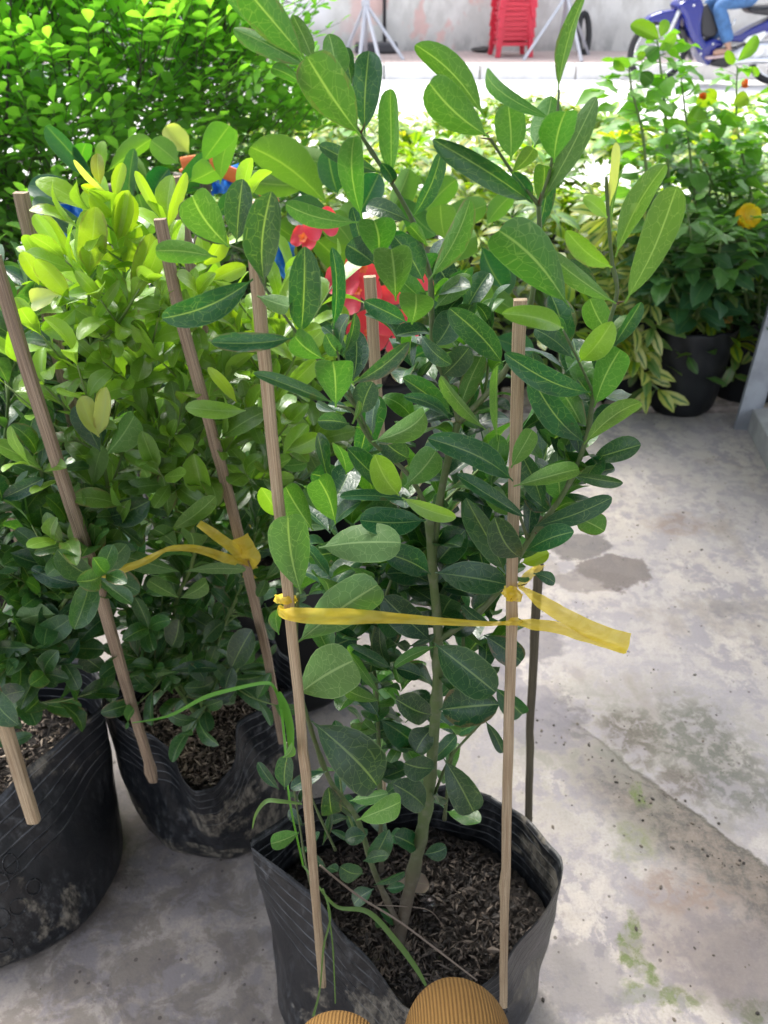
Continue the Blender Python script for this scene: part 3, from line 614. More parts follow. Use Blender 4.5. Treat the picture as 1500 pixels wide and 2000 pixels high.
ribbon('yellow plastic ribbon stretched between the two front stakes with loose tails', [
    [(546, 1184, .436, 14, 0), (556, 1196, .412, 28, 0), (600, 1203, .408, 34, 5), (680, 1204, .415, 36, 0), (760, 1206, .42, 24, -8), (860, 1214, .422, 17, 6), (940, 1218, .424, 12, 0), (984, 1217, .425, 8, 0)],
    [(543, 1166, .437, 20, 0), (545, 1167, .425, 25, 0), (560, 1170, .4195, 24, 0), (574, 1172, .425, 24, 0), (578, 1173, .437, 18, 0)],
    [(985, 1158, .446, 28, 0), (988, 1158, .432, 34, 0), (1001, 1160, .4245, 34, 0), (1013, 1162, .434, 30, 0), (1015, 1162, .446, 26, 0)],
    [(980, 1217, .43, 8, 0), (990, 1217, .423, 12, 0), (1003, 1214, .4225, 16, 0), (1016, 1214, .43, 20, 0)],
    [(1013, 1146, .43, 6, 0), (1030, 1156, .425, 14, 10), (1058, 1176, .42, 30, 0), (1100, 1200, .42, 34, -12), (1150, 1228, .43, 38, 0), (1195, 1247, .437, 42, 8), (1228, 1258, .44, 48, 0)],
    [(1012, 1216, .43, 12, 0), (1040, 1220, .425, 24, 8), (1090, 1226, .425, 26, 0), (1140, 1243, .432, 20, -20), (1190, 1262, .44, 14, 0), (1222, 1273, .443, 12, 0)],
    [(1015, 1146, .45, 14, 0), (1034, 1124, .50, 20, 20), (1048, 1112, .56, 18, 0), (1060, 1106, .61, 12, 0)]])
ribbon('yellow plastic ribbon tied in a bow on the grey stake in the middle', [
    [(175, 1136, .612, 16, 0), (200, 1128, .585, 18, 0), (240, 1112, .575, 17, 0), (285, 1096, .58, 16, 10), (322, 1076, .585, 11, 20), (360, 1070, .59, 15, 0), (400, 1076, .60, 18, 0), (440, 1090, .615, 22, 0), (475, 1100, .64, 16, 0)],
    [(388, 1022, .60, 16, 0), (420, 1045, .60, 22, 10), (460, 1075, .62, 24, 0), (485, 1105, .65, 16, 0)],
    [(466, 1050, .63, 44, 20), (482, 1075, .63, 40, 10), (496, 1092, .64, 30, 0), (484, 1110, .66, 12, 0)],
    [(478, 1100, .668, 20, 0), (490, 1104, .660, 28, 0), (500, 1108, .668, 16, 0)],
    [(476, 1120, .66, 16, 0), (488, 1126, .657, 20, 0), (498, 1128, .668, 12, 0)],
    [(120, 1034, .63, 8, 0), (128, 1050, .62, 9, 0), (138, 1066, .62, 8, 0)]])
ribbon('short strip of yellow ribbon hanging behind the bow', [[(484, 1024, .74, 9, 0), (488, 1038, .74, 10, 0), (489, 1050, .74, 9, 0)]])
# ================================================================ PLANTS
CAMP = Vector((0, 0, CAMH))
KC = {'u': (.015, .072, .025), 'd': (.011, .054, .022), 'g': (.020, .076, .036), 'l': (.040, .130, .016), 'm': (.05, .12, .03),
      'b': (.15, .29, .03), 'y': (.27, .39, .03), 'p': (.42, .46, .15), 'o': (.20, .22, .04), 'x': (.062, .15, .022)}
FLIP = set('lmx')
def pl(F, e, Y0=None, jit=.12):
    """e = (bx, by, tx, ty, width_px, kind, Y, dY, roll_deg, bend[, peak])"""
    bx, by, tx, ty, wp, kind = e[:6]
    Y = e[6] if len(e) > 6 and e[6] is not None else Y0
    dY = e[7] if len(e) > 7 and e[7] is not None else rnd.uniform(-.018, .012)
    roll = e[8] if len(e) > 8 and e[8] is not None else rnd.uniform(-28, 28)
    bend = e[9] if len(e) > 9 and e[9] is not None else rnd.uniform(.0, .08)
    pk = e[10] if len(e) > 10 else rnd.uniform(.48, .60)
    b = P(bx, by, Y); t = P(tx, ty, Y + dY); A = (t - b); mid = (b + t) / 2
    v = (CAMP - mid).normalized(); An = A.normalized(); n = (v - v.dot(An) * An).normalized()
    n.rotate(Matrix.Rotation(R(roll), 3, An))
    wd = wp / FPX * depth(mid) / max(.5, math.cos(R(roll))) * 1.07
    flip = kind in FLIP
    if kind == 'x': flip = True
    col = KC[kind]; k = 1 + rnd.uniform(-jit, jit); g = rnd.uniform(-.008, .008)
    col = (max(.005, col[0] * k + g), col[1] * k, max(.004, col[2] * k))
    z = mid.z; dust = max(0, min(.9, (.50 - z) / .3)) * rnd.uniform(.3, 1.0)
    narrow = wd < .28 * A.length
    F.add(b, t, -n if flip else n, wd, col, bend if not flip else bend * .8, (.22 if narrow else .30) + rnd.uniform(-.15, .30), pk, .62, rnd.uniform(.05, .4), dust, rnd.choice((0, 0, .03, .06)))
def along(pts, rads, f):
    n = len(pts) - 1; x = f * n; i = min(int(x), n - 1); t = x - i
    return pts[i].lerp(pts[i + 1], t), (pts[i + 1] - pts[i]).normalized()
def shoot(F, T, path, r0, r1, L, wr, colf, n, f0=.05, f1=1.0, spread=55, up=.25, nodes=None, Lt=None, mat_nodes=.022, dust=False, pk=(.5, .62)):
    """procedural opposite leaves on a stem path (list of Vectors)"""
    pts, _ = smooth_path(path, [0] * len(path), 5)
    if T is not None: T.add(pts, [r0 + (r1 - r0) * i / (len(pts) - 1) for i in range(len(pts))], 6, 1)
    a0 = rnd.uniform(0, 6.28)
    for i in range(n):
        f = f0 + (f1 - f0) * i / max(1, n - 1); p, d = along(pts, None, min(f, .999)); o = d.orthogonal().normalized()
        for s in (0, 1):
            a = a0 + i * 1.57 + s * math.pi + rnd.uniform(-.4, .4); side = o.copy(); side.rotate(Matrix.Rotation(a, 3, d))
            spd = R(spread + rnd.uniform(-18, 18)) * (1 if i < n - 1 else .45)
            dr = (d * math.cos(spd) + side * math.sin(spd) + Vector((0, 0, up * rnd.uniform(-.6, 1)))).normalized()
            ll = L * rnd.uniform(.72, 1.2) * (1 if Lt is None else (1 - f) + Lt * f); nn = (d * 1.0 - d.dot(dr) * dr); nn = (nn.normalized() + Vector((rnd.gauss(0, .35), rnd.gauss(0, .35), rnd.gauss(0, .2) + .25))).normalized()
            q = p + dr * ll; c = colf((p + q) / 2); k = rnd.uniform(.8, 1.2)
            dz = max(0, min(.8, (.46 - p.z) / .3)) * rnd.uniform(.2, .9) if dust else 0
            F.add(p, q, nn, ll * wr * rnd.uniform(.85, 1.15), tuple(max(.004, x * k) for x in c), rnd.uniform(0, .14), rnd.uniform(.05, .5), rnd.uniform(*pk), .62, rnd.uniform(.1, .5), dz, rnd.choice((0, .04, .1)))
def PP(*a): return [P(*x) for x in a]
def zcol(c0, c1, z0, z1):
    def f(p):
        t = max(0, min(1, (p.z - z0) / (z1 - z0) + rnd.uniform(-.18, .18))); return tuple(a * (1 - t) + b * t for a, b in zip(c0, c1))
    return f

# ---------------------------------------------------------------- the tall front shrub
sh = empty('shrub', P(775, 1850, .462), 'tall young shrub with oval glossy dark green leaves, tied between the front bamboo stakes', 'shrub')
T = Tubes(); wpx = lambda w, y, Y: w / FPX * depth(P(750, y, Y)) / 2
def stem(pts, w0, w1, sides=9):
    V = PP(*pts); n = len(V); r = [wpx(w0 + (w1 - w0) * i / (n - 1), pts[i][1], pts[i][2]) for i in range(n)]
    T.add(V, r, sides, 6, jit=.05, nodes=.045)
stem([(770, 1880, .455), (795, 1760, .465), (832, 1580, .475), (850, 1400, .475), (856, 1250, .475), (845, 1120, .472), (838, 1008, .47)], 26, 16)
stem([(843, 1100, .473), (862, 960, .475), (888, 850, .475), (897, 822, .475)], 16, 13)
stem([(897, 822, .475), (872, 748, .472), (846, 676, .47), (841, 552, .465), (825, 488, .46), (806, 432, .455), (768, 362, .45), (722, 290, .445), (704, 262, .44), (655, 180, .435), (602, 118, .43)], 12, 6)
stem([(897, 822, .475), (955, 765, .465), (1000, 700, .46), (1035, 600, .455), (1052, 470, .45), (1052, 400, .447)], 12, 9)
stem([(1052, 400, .447), (1000, 335, .445), (958, 272, .44)], 8, 5); stem([(1052, 400, .447), (1075, 330, .443), (1088, 230, .44), (1092, 175, .44)], 8, 4)
stem([(856, 1248, .475), (925, 1205, .468), (985, 1140, .462), (1030, 1060, .458), (1100, 965, .452), (1142, 868, .45), (1160, 770, .448), (1188, 640, .446), (1205, 570, .444), (1195, 510, .443), (1188, 420, .442), (1184, 345, .441)], 13, 6)
stem([(1030, 1050, .458), (1005, 975, .45), (998, 930, .448)], 7, 5)
stem([(1160, 770, .448), (1130, 705, .44), (1100, 645, .437)], 6, 4)
stem([(842, 1010, .472), (800, 930, .455), (726, 862, .445), (690, 805, .44), (655, 792, .438)], 10, 5)
stem([(726, 862, .445), (700, 800, .442), (672, 740, .44), (650, 645, .438)], 7, 4)
stem([(700, 800, .442), (620, 700, .43), (580, 650, .425), (520, 565, .42), (488, 500, .418), (450, 480, .415)], 7, 4)
stem([(520, 565, .42), (518, 553, .42), (530, 450, .415)], 5, 2)
stem([(775, 1800, .458), (730, 1700, .45), (698, 1600, .445), (645, 1525, .44), (600, 1400, .436), (578, 1300, .434), (582, 1160, .432)], 12, 7)
stem([(745, 1700, .50), (741, 1500, .50), (735, 1350, .50), (728, 1250, .50), (765, 1130, .49)], 9, 6)
stem([(868, 1600, .50), (885, 1450, .50), (902, 1350, .50), (905, 1180, .50)], 7, 5)
stem([(845, 1560, .48), (880, 1480, .475), (940, 1412, .47)], 7, 4)
stem([(655, 1660, .45), (610, 1560, .455), (598, 1500, .46)], 5, 3); stem([(640, 1860, .44), (600, 1700, .43), (585, 1610, .43), (560, 1450, .43)], 5, 3)
T.build('stem', M_stem, sh)
# thorns
M_thorn = simple('thorn', (.10, .05, .025), .5)
for (x, y, Y, dx, dy) in ((958, 272, .44, -22, -3), (945, 265, .44, 12, -8), (1052, 398, .446, 4, -22), (704, 262, .44, 10, -24), (1205, 592, .443, 16, -4), (1198, 590, .443, 12, 6), (1012, 1145, .455, 18, -5), (1045, 1040, .452, 12, 12), (985, 1100, .455, 20, 8), (1000, 975, .449, -14, 2), (765, 358, .449, 8, -10)):
    a = P(x, y, Y); b = P(x + dx, y + dy, Y - .004); T = Tubes(); T.add([a, a.lerp(b, .6), b], [.0006, .0004, .0001], 5, 1); T.build('thorn', M_thorn, sh)
F = Foliage()
A1, A2, A3, A4 = .43, .415, .44, .47
top = [
 (600, 120, 468, -35, 74, 'l', .43, -.02, 12), (598, 128, 438, -22, 60, 'l', .445, 0, -20), (598, 130, 456, 56, 42, 'l', .442, .01, 20), (705, 266, 600, 112, 96, 'l', .432, -.02, -5, .03, .55),
 (712, 262, 722, 98, 60, 'g', .455, .01, 10), (655, 172, 642, 66, 54, 'l', .442, .01), (688, 165, 676, 92, 26, 'u', .455), (592, 165, 530, 132, 30, 'l', .45), (612, 118, 572, 32, 42, 'l', .45),
 (764, 356, 762, 174, 46, 'l', .447, -.01, 22, .04, .5), (708, 430, 690, 264, 56, 'l', .435, -.025, 5, .05, .5), (744, 338, 626, 282, 32, 'g', .455, -.01), (768, 358, 745, 318, 28, 'u', .45),
 (700, 434, 557, 400, 40, 'l', .435, -.01, 12, .07), (800, 432, 716, 400, 38, 'g', .458), (803, 428, 864, 300, 34, 'g', .455, -.01, 30), (838, 546, 918, 390, 48, 'l', .455, -.015, -25, .06, .5),
 (738, 512, 730, 430, 78, 'l', .43, -.02, 0, .05), (732, 516, 678, 478, 60, 'g', .445, 0, 10), (722, 512, 690, 405, 30, 'u', .448), (773, 588, 764, 487, 86, 'l', .425, -.02, 0, .05), (804, 634, 812, 572, 68, 'l', .425, -.015, 0, .04, .6),
 (795, 630, 714, 590, 42, 'g', .44, -.01), (828, 552, 772, 462, 58, 'g', .455, .0, 15), (850, 602, 919, 538, 42, 'l', .46), (848, 678, 888, 610, 58, 'g', .465, 0), (822, 652, 880, 712, 34, 'g', .45, -.01, 15, .2),
 (862, 736, 916, 680, 50, 'g', .468), (983, 712, 878, 602, 56, 'u', .455, -.01, -15, .04, .5), (835, 480, 800, 440, 26, 'l', .455), (760, 470, 728, 440, 20, 'u', .46),
 (450, 484, 372, 378, 82, 'l', .41, -.02, 0, .05), (446, 482, 352, 398, 58, 'g', .425, 0, 10), (462, 476, 474, 350, 56, 'g', .43, .0, -10), (516, 554, 530, 374, 74, 'u', .415, -.02, -8, .04, .58), (424, 502, 304, 490, 46, 'l', .412, -.02, 10, .10, .45),
 (494, 545, 320, 624, 60, 'u', .405, -.025, -18, .10, .55), (588, 654, 596, 490, 66, 'u', .418, -.02, 6, .04, .55), (502, 578, 568, 600, 38, 'l', .415), (573, 660, 413, 669, 40, 'g', .408, -.02, 15, .06), (634, 702, 574, 656, 56, 'l', .42, -.015, 0, .05, .5),
 (650, 642, 654, 488, 30, 'u', .435, -.01, 35), (672, 694, 695, 614, 22, 'u', .435, 0, 35), (668, 692, 636, 652, 34, 'g', .445), (690, 748, 799, 668, 36, 'g', .425, -.02, 18, .04), (656, 796, 649, 698, 76, 'l', .41, -.02, 0, .05, .6), (648, 786, 498, 728, 28, 'g', .41, -.02, 22, .08),
 (706, 810, 728, 746, 50, 'u', .44), (682, 828, 620, 822, 38, 'g', .43), (656, 803, 617, 786, 18, 'g', .435), (686, 806, 640, 790, 20, 'g', .44), (726, 863, 832, 806, 52, 'l', .425, -.02, -10, .12, .5), (735, 866, 800, 828, 28, 'g', .44), (688, 828, 702, 783, 12, 'l', .43), (800, 896, 744, 856, 50, 'u', .455),
 (776, 958, 679, 876, 46, 'u', .435, -.02, 20), (780, 968, 732, 888, 56, 'b', .425, -.02, 0), (790, 950, 852, 880, 60, 'l', .45), (884, 812, 786, 738, 40, 'u', .45, -.02, 25), (880, 822, 788, 774, 26, 'g', .44, -.02), (950, 840, 860, 736, 28, 'x', .44, -.02, 30),
 (972, 862, 972, 714, 18, 'x', .435, -.02, 50), (894, 810, 942, 692, 42, 'l', .47), (1002, 940, 836, 856, 54, 'u', .432, -.025, 20, .08, .5), (1028, 1012, 892, 928, 30, 'u', .438, -.02, 35, .05), (998, 914, 1042, 838, 40, 'x', .43), (802, 978, 664, 970, 22, 'g', .43, -.02, 30), (785, 972, 890, 1012, 32, 'b', .42, -.01),
 (832, 1016, 703, 1016, 58, 'u', .455, -.015, 15), (622, 1070, 784, 1060, 78, 'm', .435, -.01, -10, .04, .5), (656, 1024, 622, 936, 62, 'l', .44), (612, 1036, 556, 950, 60, 'l', .455), (545, 1010, 510, 952, 40, 'b', .47), (640, 1010, 600, 950, 50, 'l', .46),
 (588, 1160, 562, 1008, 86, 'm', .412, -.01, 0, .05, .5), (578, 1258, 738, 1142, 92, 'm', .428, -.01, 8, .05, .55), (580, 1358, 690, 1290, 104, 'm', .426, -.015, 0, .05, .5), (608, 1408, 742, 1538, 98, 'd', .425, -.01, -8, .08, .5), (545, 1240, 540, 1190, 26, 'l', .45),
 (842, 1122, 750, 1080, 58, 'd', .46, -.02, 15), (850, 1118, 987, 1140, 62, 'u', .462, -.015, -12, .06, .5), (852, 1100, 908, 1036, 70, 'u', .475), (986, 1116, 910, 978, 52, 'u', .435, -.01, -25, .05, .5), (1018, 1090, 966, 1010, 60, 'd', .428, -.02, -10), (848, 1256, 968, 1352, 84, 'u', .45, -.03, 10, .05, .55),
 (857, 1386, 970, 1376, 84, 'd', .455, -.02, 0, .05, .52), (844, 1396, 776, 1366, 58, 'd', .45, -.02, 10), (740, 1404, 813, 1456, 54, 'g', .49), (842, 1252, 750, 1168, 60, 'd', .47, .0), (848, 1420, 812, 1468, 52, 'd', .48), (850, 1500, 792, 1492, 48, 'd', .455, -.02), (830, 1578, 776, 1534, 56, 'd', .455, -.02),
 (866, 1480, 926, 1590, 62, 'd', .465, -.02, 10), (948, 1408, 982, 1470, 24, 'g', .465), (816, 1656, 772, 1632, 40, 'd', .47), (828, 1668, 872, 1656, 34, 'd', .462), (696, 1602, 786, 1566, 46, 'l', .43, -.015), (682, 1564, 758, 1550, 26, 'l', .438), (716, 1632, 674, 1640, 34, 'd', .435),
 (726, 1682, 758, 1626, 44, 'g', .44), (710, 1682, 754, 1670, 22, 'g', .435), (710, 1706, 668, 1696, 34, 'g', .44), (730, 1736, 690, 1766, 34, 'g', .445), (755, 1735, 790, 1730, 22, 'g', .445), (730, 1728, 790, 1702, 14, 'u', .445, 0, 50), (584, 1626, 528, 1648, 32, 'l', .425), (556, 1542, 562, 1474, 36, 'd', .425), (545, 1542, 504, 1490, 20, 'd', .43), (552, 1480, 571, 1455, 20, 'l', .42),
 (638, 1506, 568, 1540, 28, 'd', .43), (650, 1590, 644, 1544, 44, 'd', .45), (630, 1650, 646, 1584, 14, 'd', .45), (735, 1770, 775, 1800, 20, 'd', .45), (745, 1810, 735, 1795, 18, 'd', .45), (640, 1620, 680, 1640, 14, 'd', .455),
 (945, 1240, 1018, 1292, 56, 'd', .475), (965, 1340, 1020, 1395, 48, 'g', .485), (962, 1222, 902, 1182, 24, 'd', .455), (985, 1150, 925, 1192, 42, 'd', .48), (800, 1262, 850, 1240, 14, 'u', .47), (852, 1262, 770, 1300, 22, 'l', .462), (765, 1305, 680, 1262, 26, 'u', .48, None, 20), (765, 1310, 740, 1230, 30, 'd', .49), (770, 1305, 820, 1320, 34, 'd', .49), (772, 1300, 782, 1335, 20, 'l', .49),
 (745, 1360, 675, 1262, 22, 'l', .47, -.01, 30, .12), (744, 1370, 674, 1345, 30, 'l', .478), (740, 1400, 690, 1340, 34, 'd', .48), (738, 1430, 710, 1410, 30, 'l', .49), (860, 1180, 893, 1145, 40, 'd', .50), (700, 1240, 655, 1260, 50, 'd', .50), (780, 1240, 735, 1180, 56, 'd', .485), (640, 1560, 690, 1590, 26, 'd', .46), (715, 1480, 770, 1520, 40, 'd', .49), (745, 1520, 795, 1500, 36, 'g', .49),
 # right limb
 (946, 228, 812, 86, 56, 'l', .455, .0, -18, .09, .5), (956, 268, 838, 162, 78, 'l', .435, -.02, 0, .04, .55), (1040, 396, 846, 272, 52, 'u', .44, -.02, -18, .07, .5), (998, 314, 992, 202, 62, 'l', .452, 0, 0), (1088, 236, 950, 138, 30, 'l', .435, -.03, 30, .26, .5), (1042, 288, 1078, 190, 62, 'l', .458, .01),
 (1082, 318, 1104, 214, 70, 'l', .43, -.02, 18), (1090, 180, 1142, -12, 30, 'l', .44, 0, 40, .03, .45), (1062, 388, 1165, 190, 42, 'm', .446, -.01, -25, -.06, .5), (1000, 338, 1042, 290, 32, 'x', .43, -.02), (1040, 398, 1002, 338, 28, 'u', .45), (1052, 400, 1064, 318, 44, 'l', .458), (1048, 464, 1072, 330, 30, 'u', .462, 0, 35),
 (1112, 600, 968, 444, 108, 'l', .425, -.02, 0, .05, .55), (1204, 593, 1064, 490, 42, 'x', .44, -.01, 15, .05), (1100, 642, 984, 612, 46, 'b', .415, -.02, 10, .1), (1196, 522, 1106, 450, 40, 'b', .435, -.02), (1220, 592, 1320, 362, 66, 'x', .438, -.01, 20, .02, .6), (1202, 502, 1298, 320, 50, 'x', .45, .0, 20, .02, .6),
 (1190, 402, 1203, 278, 18, 'p', .442, 0, 40), (1186, 426, 1142, 386, 28, 'b', .44), (1194, 470, 1212, 330, 16, 'x', .445, 0, 40), (1132, 706, 1196, 628, 52, 'b', .43, -.02), (1155, 766, 986, 690, 48, 'u', .43, -.02, -15, .1, .5), (1144, 866, 1038, 734, 56, 'u', .437, -.02, -18, .05, .5), (1160, 796, 1214, 680, 62, 'l', .435, -.02, -15, .04, .5), (1140, 868, 1254, 780, 40, 'x', .432, -.02, 15, .04, .5),
 (1155, 896, 1250, 868, 46, 'g', .46), (1150, 862, 1080, 742, 62, 'l', .455), (1195, 680, 1252, 590, 30, 'u', .455, 0, 30), (1198, 664, 1152, 584, 52, 'l', .46), (1120, 700, 1045, 642, 36, 'u', .455), (1070, 800, 1040, 690, 46, 'u', .46), (1003, 950, 1134, 914, 42, 'x', .432, -.02, 10, .14, .5), (1095, 984, 1082, 904, 64, 'l', .455), (1115, 928, 1214, 945, 26, 'u', .44, -.02, 20),
 (1040, 1028, 1195, 972, 40, 'g', .455, -.005, 15), (1125, 1010, 1180, 1036, 50, 'l', .465), (1028, 1076, 1118, 1038, 44, 'u', .44, -.02), (1018, 1100, 1072, 1080, 32, 'y', .50), (1042, 1120, 1084, 1138, 24, 'g', .50), (1142, 945, 1176, 894, 40, 'u', .46), (1060, 990, 1014, 880, 46, 'u', .455), (1170, 560, 1110, 510, 40, 'u', .465), (1195, 650, 1235, 620, 34, 'l', .46), (1000, 1010, 960, 960, 44, 'l', .47),
 (1160, 780, 1130, 740, 44, 'u', .46), (1110, 960, 1148, 905, 44, 'l', .46), (1075, 1000, 1030, 960, 40, 'u', .462)]
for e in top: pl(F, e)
# inner leaves behind the ones above
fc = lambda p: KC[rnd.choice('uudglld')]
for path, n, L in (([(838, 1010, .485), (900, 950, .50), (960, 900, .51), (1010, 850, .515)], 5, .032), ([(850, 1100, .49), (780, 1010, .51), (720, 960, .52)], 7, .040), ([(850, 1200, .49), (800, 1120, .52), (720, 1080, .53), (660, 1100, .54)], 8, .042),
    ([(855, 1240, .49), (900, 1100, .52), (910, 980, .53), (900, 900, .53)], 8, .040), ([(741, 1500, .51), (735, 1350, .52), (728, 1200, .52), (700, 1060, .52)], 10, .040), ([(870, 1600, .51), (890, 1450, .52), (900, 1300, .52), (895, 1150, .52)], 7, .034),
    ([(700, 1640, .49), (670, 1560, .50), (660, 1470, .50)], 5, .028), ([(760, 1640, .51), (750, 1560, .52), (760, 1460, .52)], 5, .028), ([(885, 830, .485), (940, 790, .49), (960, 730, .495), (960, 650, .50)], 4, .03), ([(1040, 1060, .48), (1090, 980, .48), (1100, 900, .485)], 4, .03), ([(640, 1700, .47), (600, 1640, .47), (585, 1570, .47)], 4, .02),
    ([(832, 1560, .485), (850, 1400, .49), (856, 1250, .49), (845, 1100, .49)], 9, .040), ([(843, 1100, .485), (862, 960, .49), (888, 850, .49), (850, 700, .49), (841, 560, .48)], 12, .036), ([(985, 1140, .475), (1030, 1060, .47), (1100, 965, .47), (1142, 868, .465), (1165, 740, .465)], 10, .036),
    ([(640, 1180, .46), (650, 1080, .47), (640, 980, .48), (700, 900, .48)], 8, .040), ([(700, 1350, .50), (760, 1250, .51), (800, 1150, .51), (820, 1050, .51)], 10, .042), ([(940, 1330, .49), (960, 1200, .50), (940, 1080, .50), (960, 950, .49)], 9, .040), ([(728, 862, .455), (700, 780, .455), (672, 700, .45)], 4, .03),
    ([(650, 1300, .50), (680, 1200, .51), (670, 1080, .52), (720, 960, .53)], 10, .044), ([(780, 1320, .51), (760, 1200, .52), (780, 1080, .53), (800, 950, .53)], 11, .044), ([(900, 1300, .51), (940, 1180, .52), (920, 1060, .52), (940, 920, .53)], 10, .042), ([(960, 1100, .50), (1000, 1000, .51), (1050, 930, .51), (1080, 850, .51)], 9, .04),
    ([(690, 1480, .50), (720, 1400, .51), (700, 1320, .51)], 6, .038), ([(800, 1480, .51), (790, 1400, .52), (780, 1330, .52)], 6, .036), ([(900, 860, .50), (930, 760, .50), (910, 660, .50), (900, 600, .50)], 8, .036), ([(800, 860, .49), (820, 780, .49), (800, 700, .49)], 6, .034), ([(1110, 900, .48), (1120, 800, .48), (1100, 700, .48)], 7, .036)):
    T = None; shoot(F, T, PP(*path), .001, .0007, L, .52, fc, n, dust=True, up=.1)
T = Tubes()
for path in ([(838, 1010, .485), (900, 950, .50), (1010, 850, .515)], [(850, 1100, .49), (780, 1010, .51), (720, 960, .52)], [(850, 1200, .49), (800, 1120, .52), (660, 1100, .54)], [(855, 1240, .49), (900, 1100, .52), (900, 900, .53)], [(885, 830, .485), (940, 790, .49), (960, 650, .50)], [(700, 1640, .49), (670, 1560, .50), (660, 1470, .50)]):
    T = Tubes(); T.add(PP(*path), [.0014, .0012] + [.0008] * (len(path) - 2), 6, 5); T.build('twig', M_stemg, sh)
F.build('foliage', M_leaf, sh, 12, 8)

# ---------------------------------------------------------------- middle shrub (bright tops) and left shrubs
def px_shrub(label, base, stems, hand, colf, L=.045, Yd=0, nside=3, mat=M_leaf, name='shrub', cat='shrub', group=None, dens=1., sl=.11, wr=.46):
    root = empty(name, base, label, cat, group); T = Tubes(); F = Foliage()
    for path in stems:
        V = [Vector(base)] + PP(*path) if len(path[0]) == 3 else path
        ln = sum((V[i + 1] - V[i]).length for i in range(len(V) - 1)); n = int(ln / .026 * dens)
        shoot(F, T, V, .0028, .0012, L, wr, colf, n, f0=.12, f1=1.0, dust=True)
        pts, _ = smooth_path(V, [0] * len(V), 5)
        for k in range(int(nside * ln / .1)):
            f = rnd.uniform(.15, .92); p, d = along(pts, None, f); a = rnd.uniform(0, 6.28); o = d.orthogonal().normalized(); o.rotate(Matrix.Rotation(a, 3, d))
            q = p + (o * .75 + d * .7 + Vector((0, 0, .15))).normalized() * sl * rnd.uniform(.5, 1); shoot(F, T, [p, p.lerp(q, .5) + Vector((0, 0, -.006)), q], .0012, .0007, L * .85, wr, colf, rnd.randint(3, 5), f0=.25, dust=True)
    for e in hand: pl(F, e, Yd)
    T.build('stem', M_stemg, root); F.build('foliage', mat, root, 9, 6); return root
mid_hand = [
 (172, 536, 186, 410, 54, 'y', .66, -.02, 0, .03), (150, 512, 80, 422, 38, 'y', .67), (232, 470, 246, 374, 50, 'y', .67), (246, 532, 264, 436, 36, 'y', .68), (262, 580, 296, 458, 44, 'y', .66), (246, 532, 192, 473, 30, 'y', .675), (250, 572, 190, 500, 34, 'b', .68), (76, 556, 42, 492, 34, 'y', .655),
 (136, 584, 70, 506, 44, 'y', .65), (120, 574, 60, 592, 44, 'p', .65), (148, 602, 84, 648, 54, 'b', .645), (182, 632, 232, 552, 20, 'b', .65), (266, 662, 204, 602, 60, 'b', .66), (178, 578, 141, 520, 22, 'b', .66), (172, 560, 196, 520, 20, 'm', .66), (480, 802, 363, 795, 36, 'b', .62, -.02, 10, .12), (462, 786, 408, 720, 22, 'y', .64),
 (196, 362, 190, 300, 28, 'o', .68), (225, 392, 240, 318, 28, 'y', .675), (214, 380, 144, 312, 12, 'p', .675), (316, 428, 264, 334, 22, 'y', .69), (326, 450, 364, 338, 24, 'y', .69), (230, 472, 252, 372, 46, 'y', .665), (222, 426, 178, 380, 30, 'y', .67), (186, 380, 158, 362, 22, 'y', .68),
 (190, 852, 208, 756, 36, 'p', .62, -.01), (194, 854, 158, 774, 38, 'p', .618), (196, 882, 148, 792, 44, 'u', .63), (208, 888, 262, 812, 58, 'l', .625), (195, 1012, 292, 978, 60, 'u', .62), (160, 1114, 184, 1026, 42, 'x', .60), (163, 1112, 94, 1060, 26, 'b', .60), (164, 1142, 62, 1110, 34, 'u', .60), (350, 1116, 234, 1084, 40, 'm', .62), (362, 1116, 480, 1112, 22, 'm', .62), (332, 1036, 420, 970, 34, 'x', .63), (328, 1012, 318, 930, 38, 'x', .64),
 (395, 968, 378, 888, 56, 'b', .64), (376, 1074, 372, 1038, 48, 'm', .62), (348, 1072, 298, 1032, 34, 'm', .63), (350, 1168, 290, 1134, 32, 'm', .63), (352, 1168, 406, 1136, 34, 'm', .63), (332, 1310, 245, 1282, 24, 'm', .64), (342, 1312, 254, 1320, 20, 'l', .64), (200, 1310, 160, 1280, 40, 'd', .64), (220, 1376, 205, 1312, 34, 'g', .64),
 (450, 1310, 492, 1230, 50, 'd', .64), (330, 1310, 425, 1306, 26, 'd', .63), (400, 1330, 372, 1296, 34, 'd', .64), (455, 1300, 440, 1345, 34, 'd', .64), (395, 1365, 460, 1345, 36, 'd', .65), (335, 1265, 350, 1210, 46, 'd', .63), (378, 1310, 365, 1275, 30, 'l', .66), (500, 1010, 520, 960, 34, 'u', .68), (262, 1140, 282, 1180, 40, 'd', .66),
 (560, 880, 625, 850, 40, 'b', .66), (552, 890, 600, 830, 36, 'b', .67), (545, 910, 600, 905, 26, 'l', .67), (395, 520, 440, 455, 34, 'y', .70), (400, 560, 480, 520, 36, 'y', .70), (415, 590, 470, 640, 40, 'y', .71), (370, 600, 330, 520, 34, 'b', .70), (420, 640, 380, 580, 40, 'y', .70), (440, 700, 500, 650, 38, 'y', .70),
 (560, 760, 620, 700, 40, 'b', .69), (500, 760, 540, 700, 40, 'b', .70), (540, 650, 560, 590, 34, 'y', .72)]
cm = zcol((.026, .092, .026), (.22, .37, .035), .48, .86)
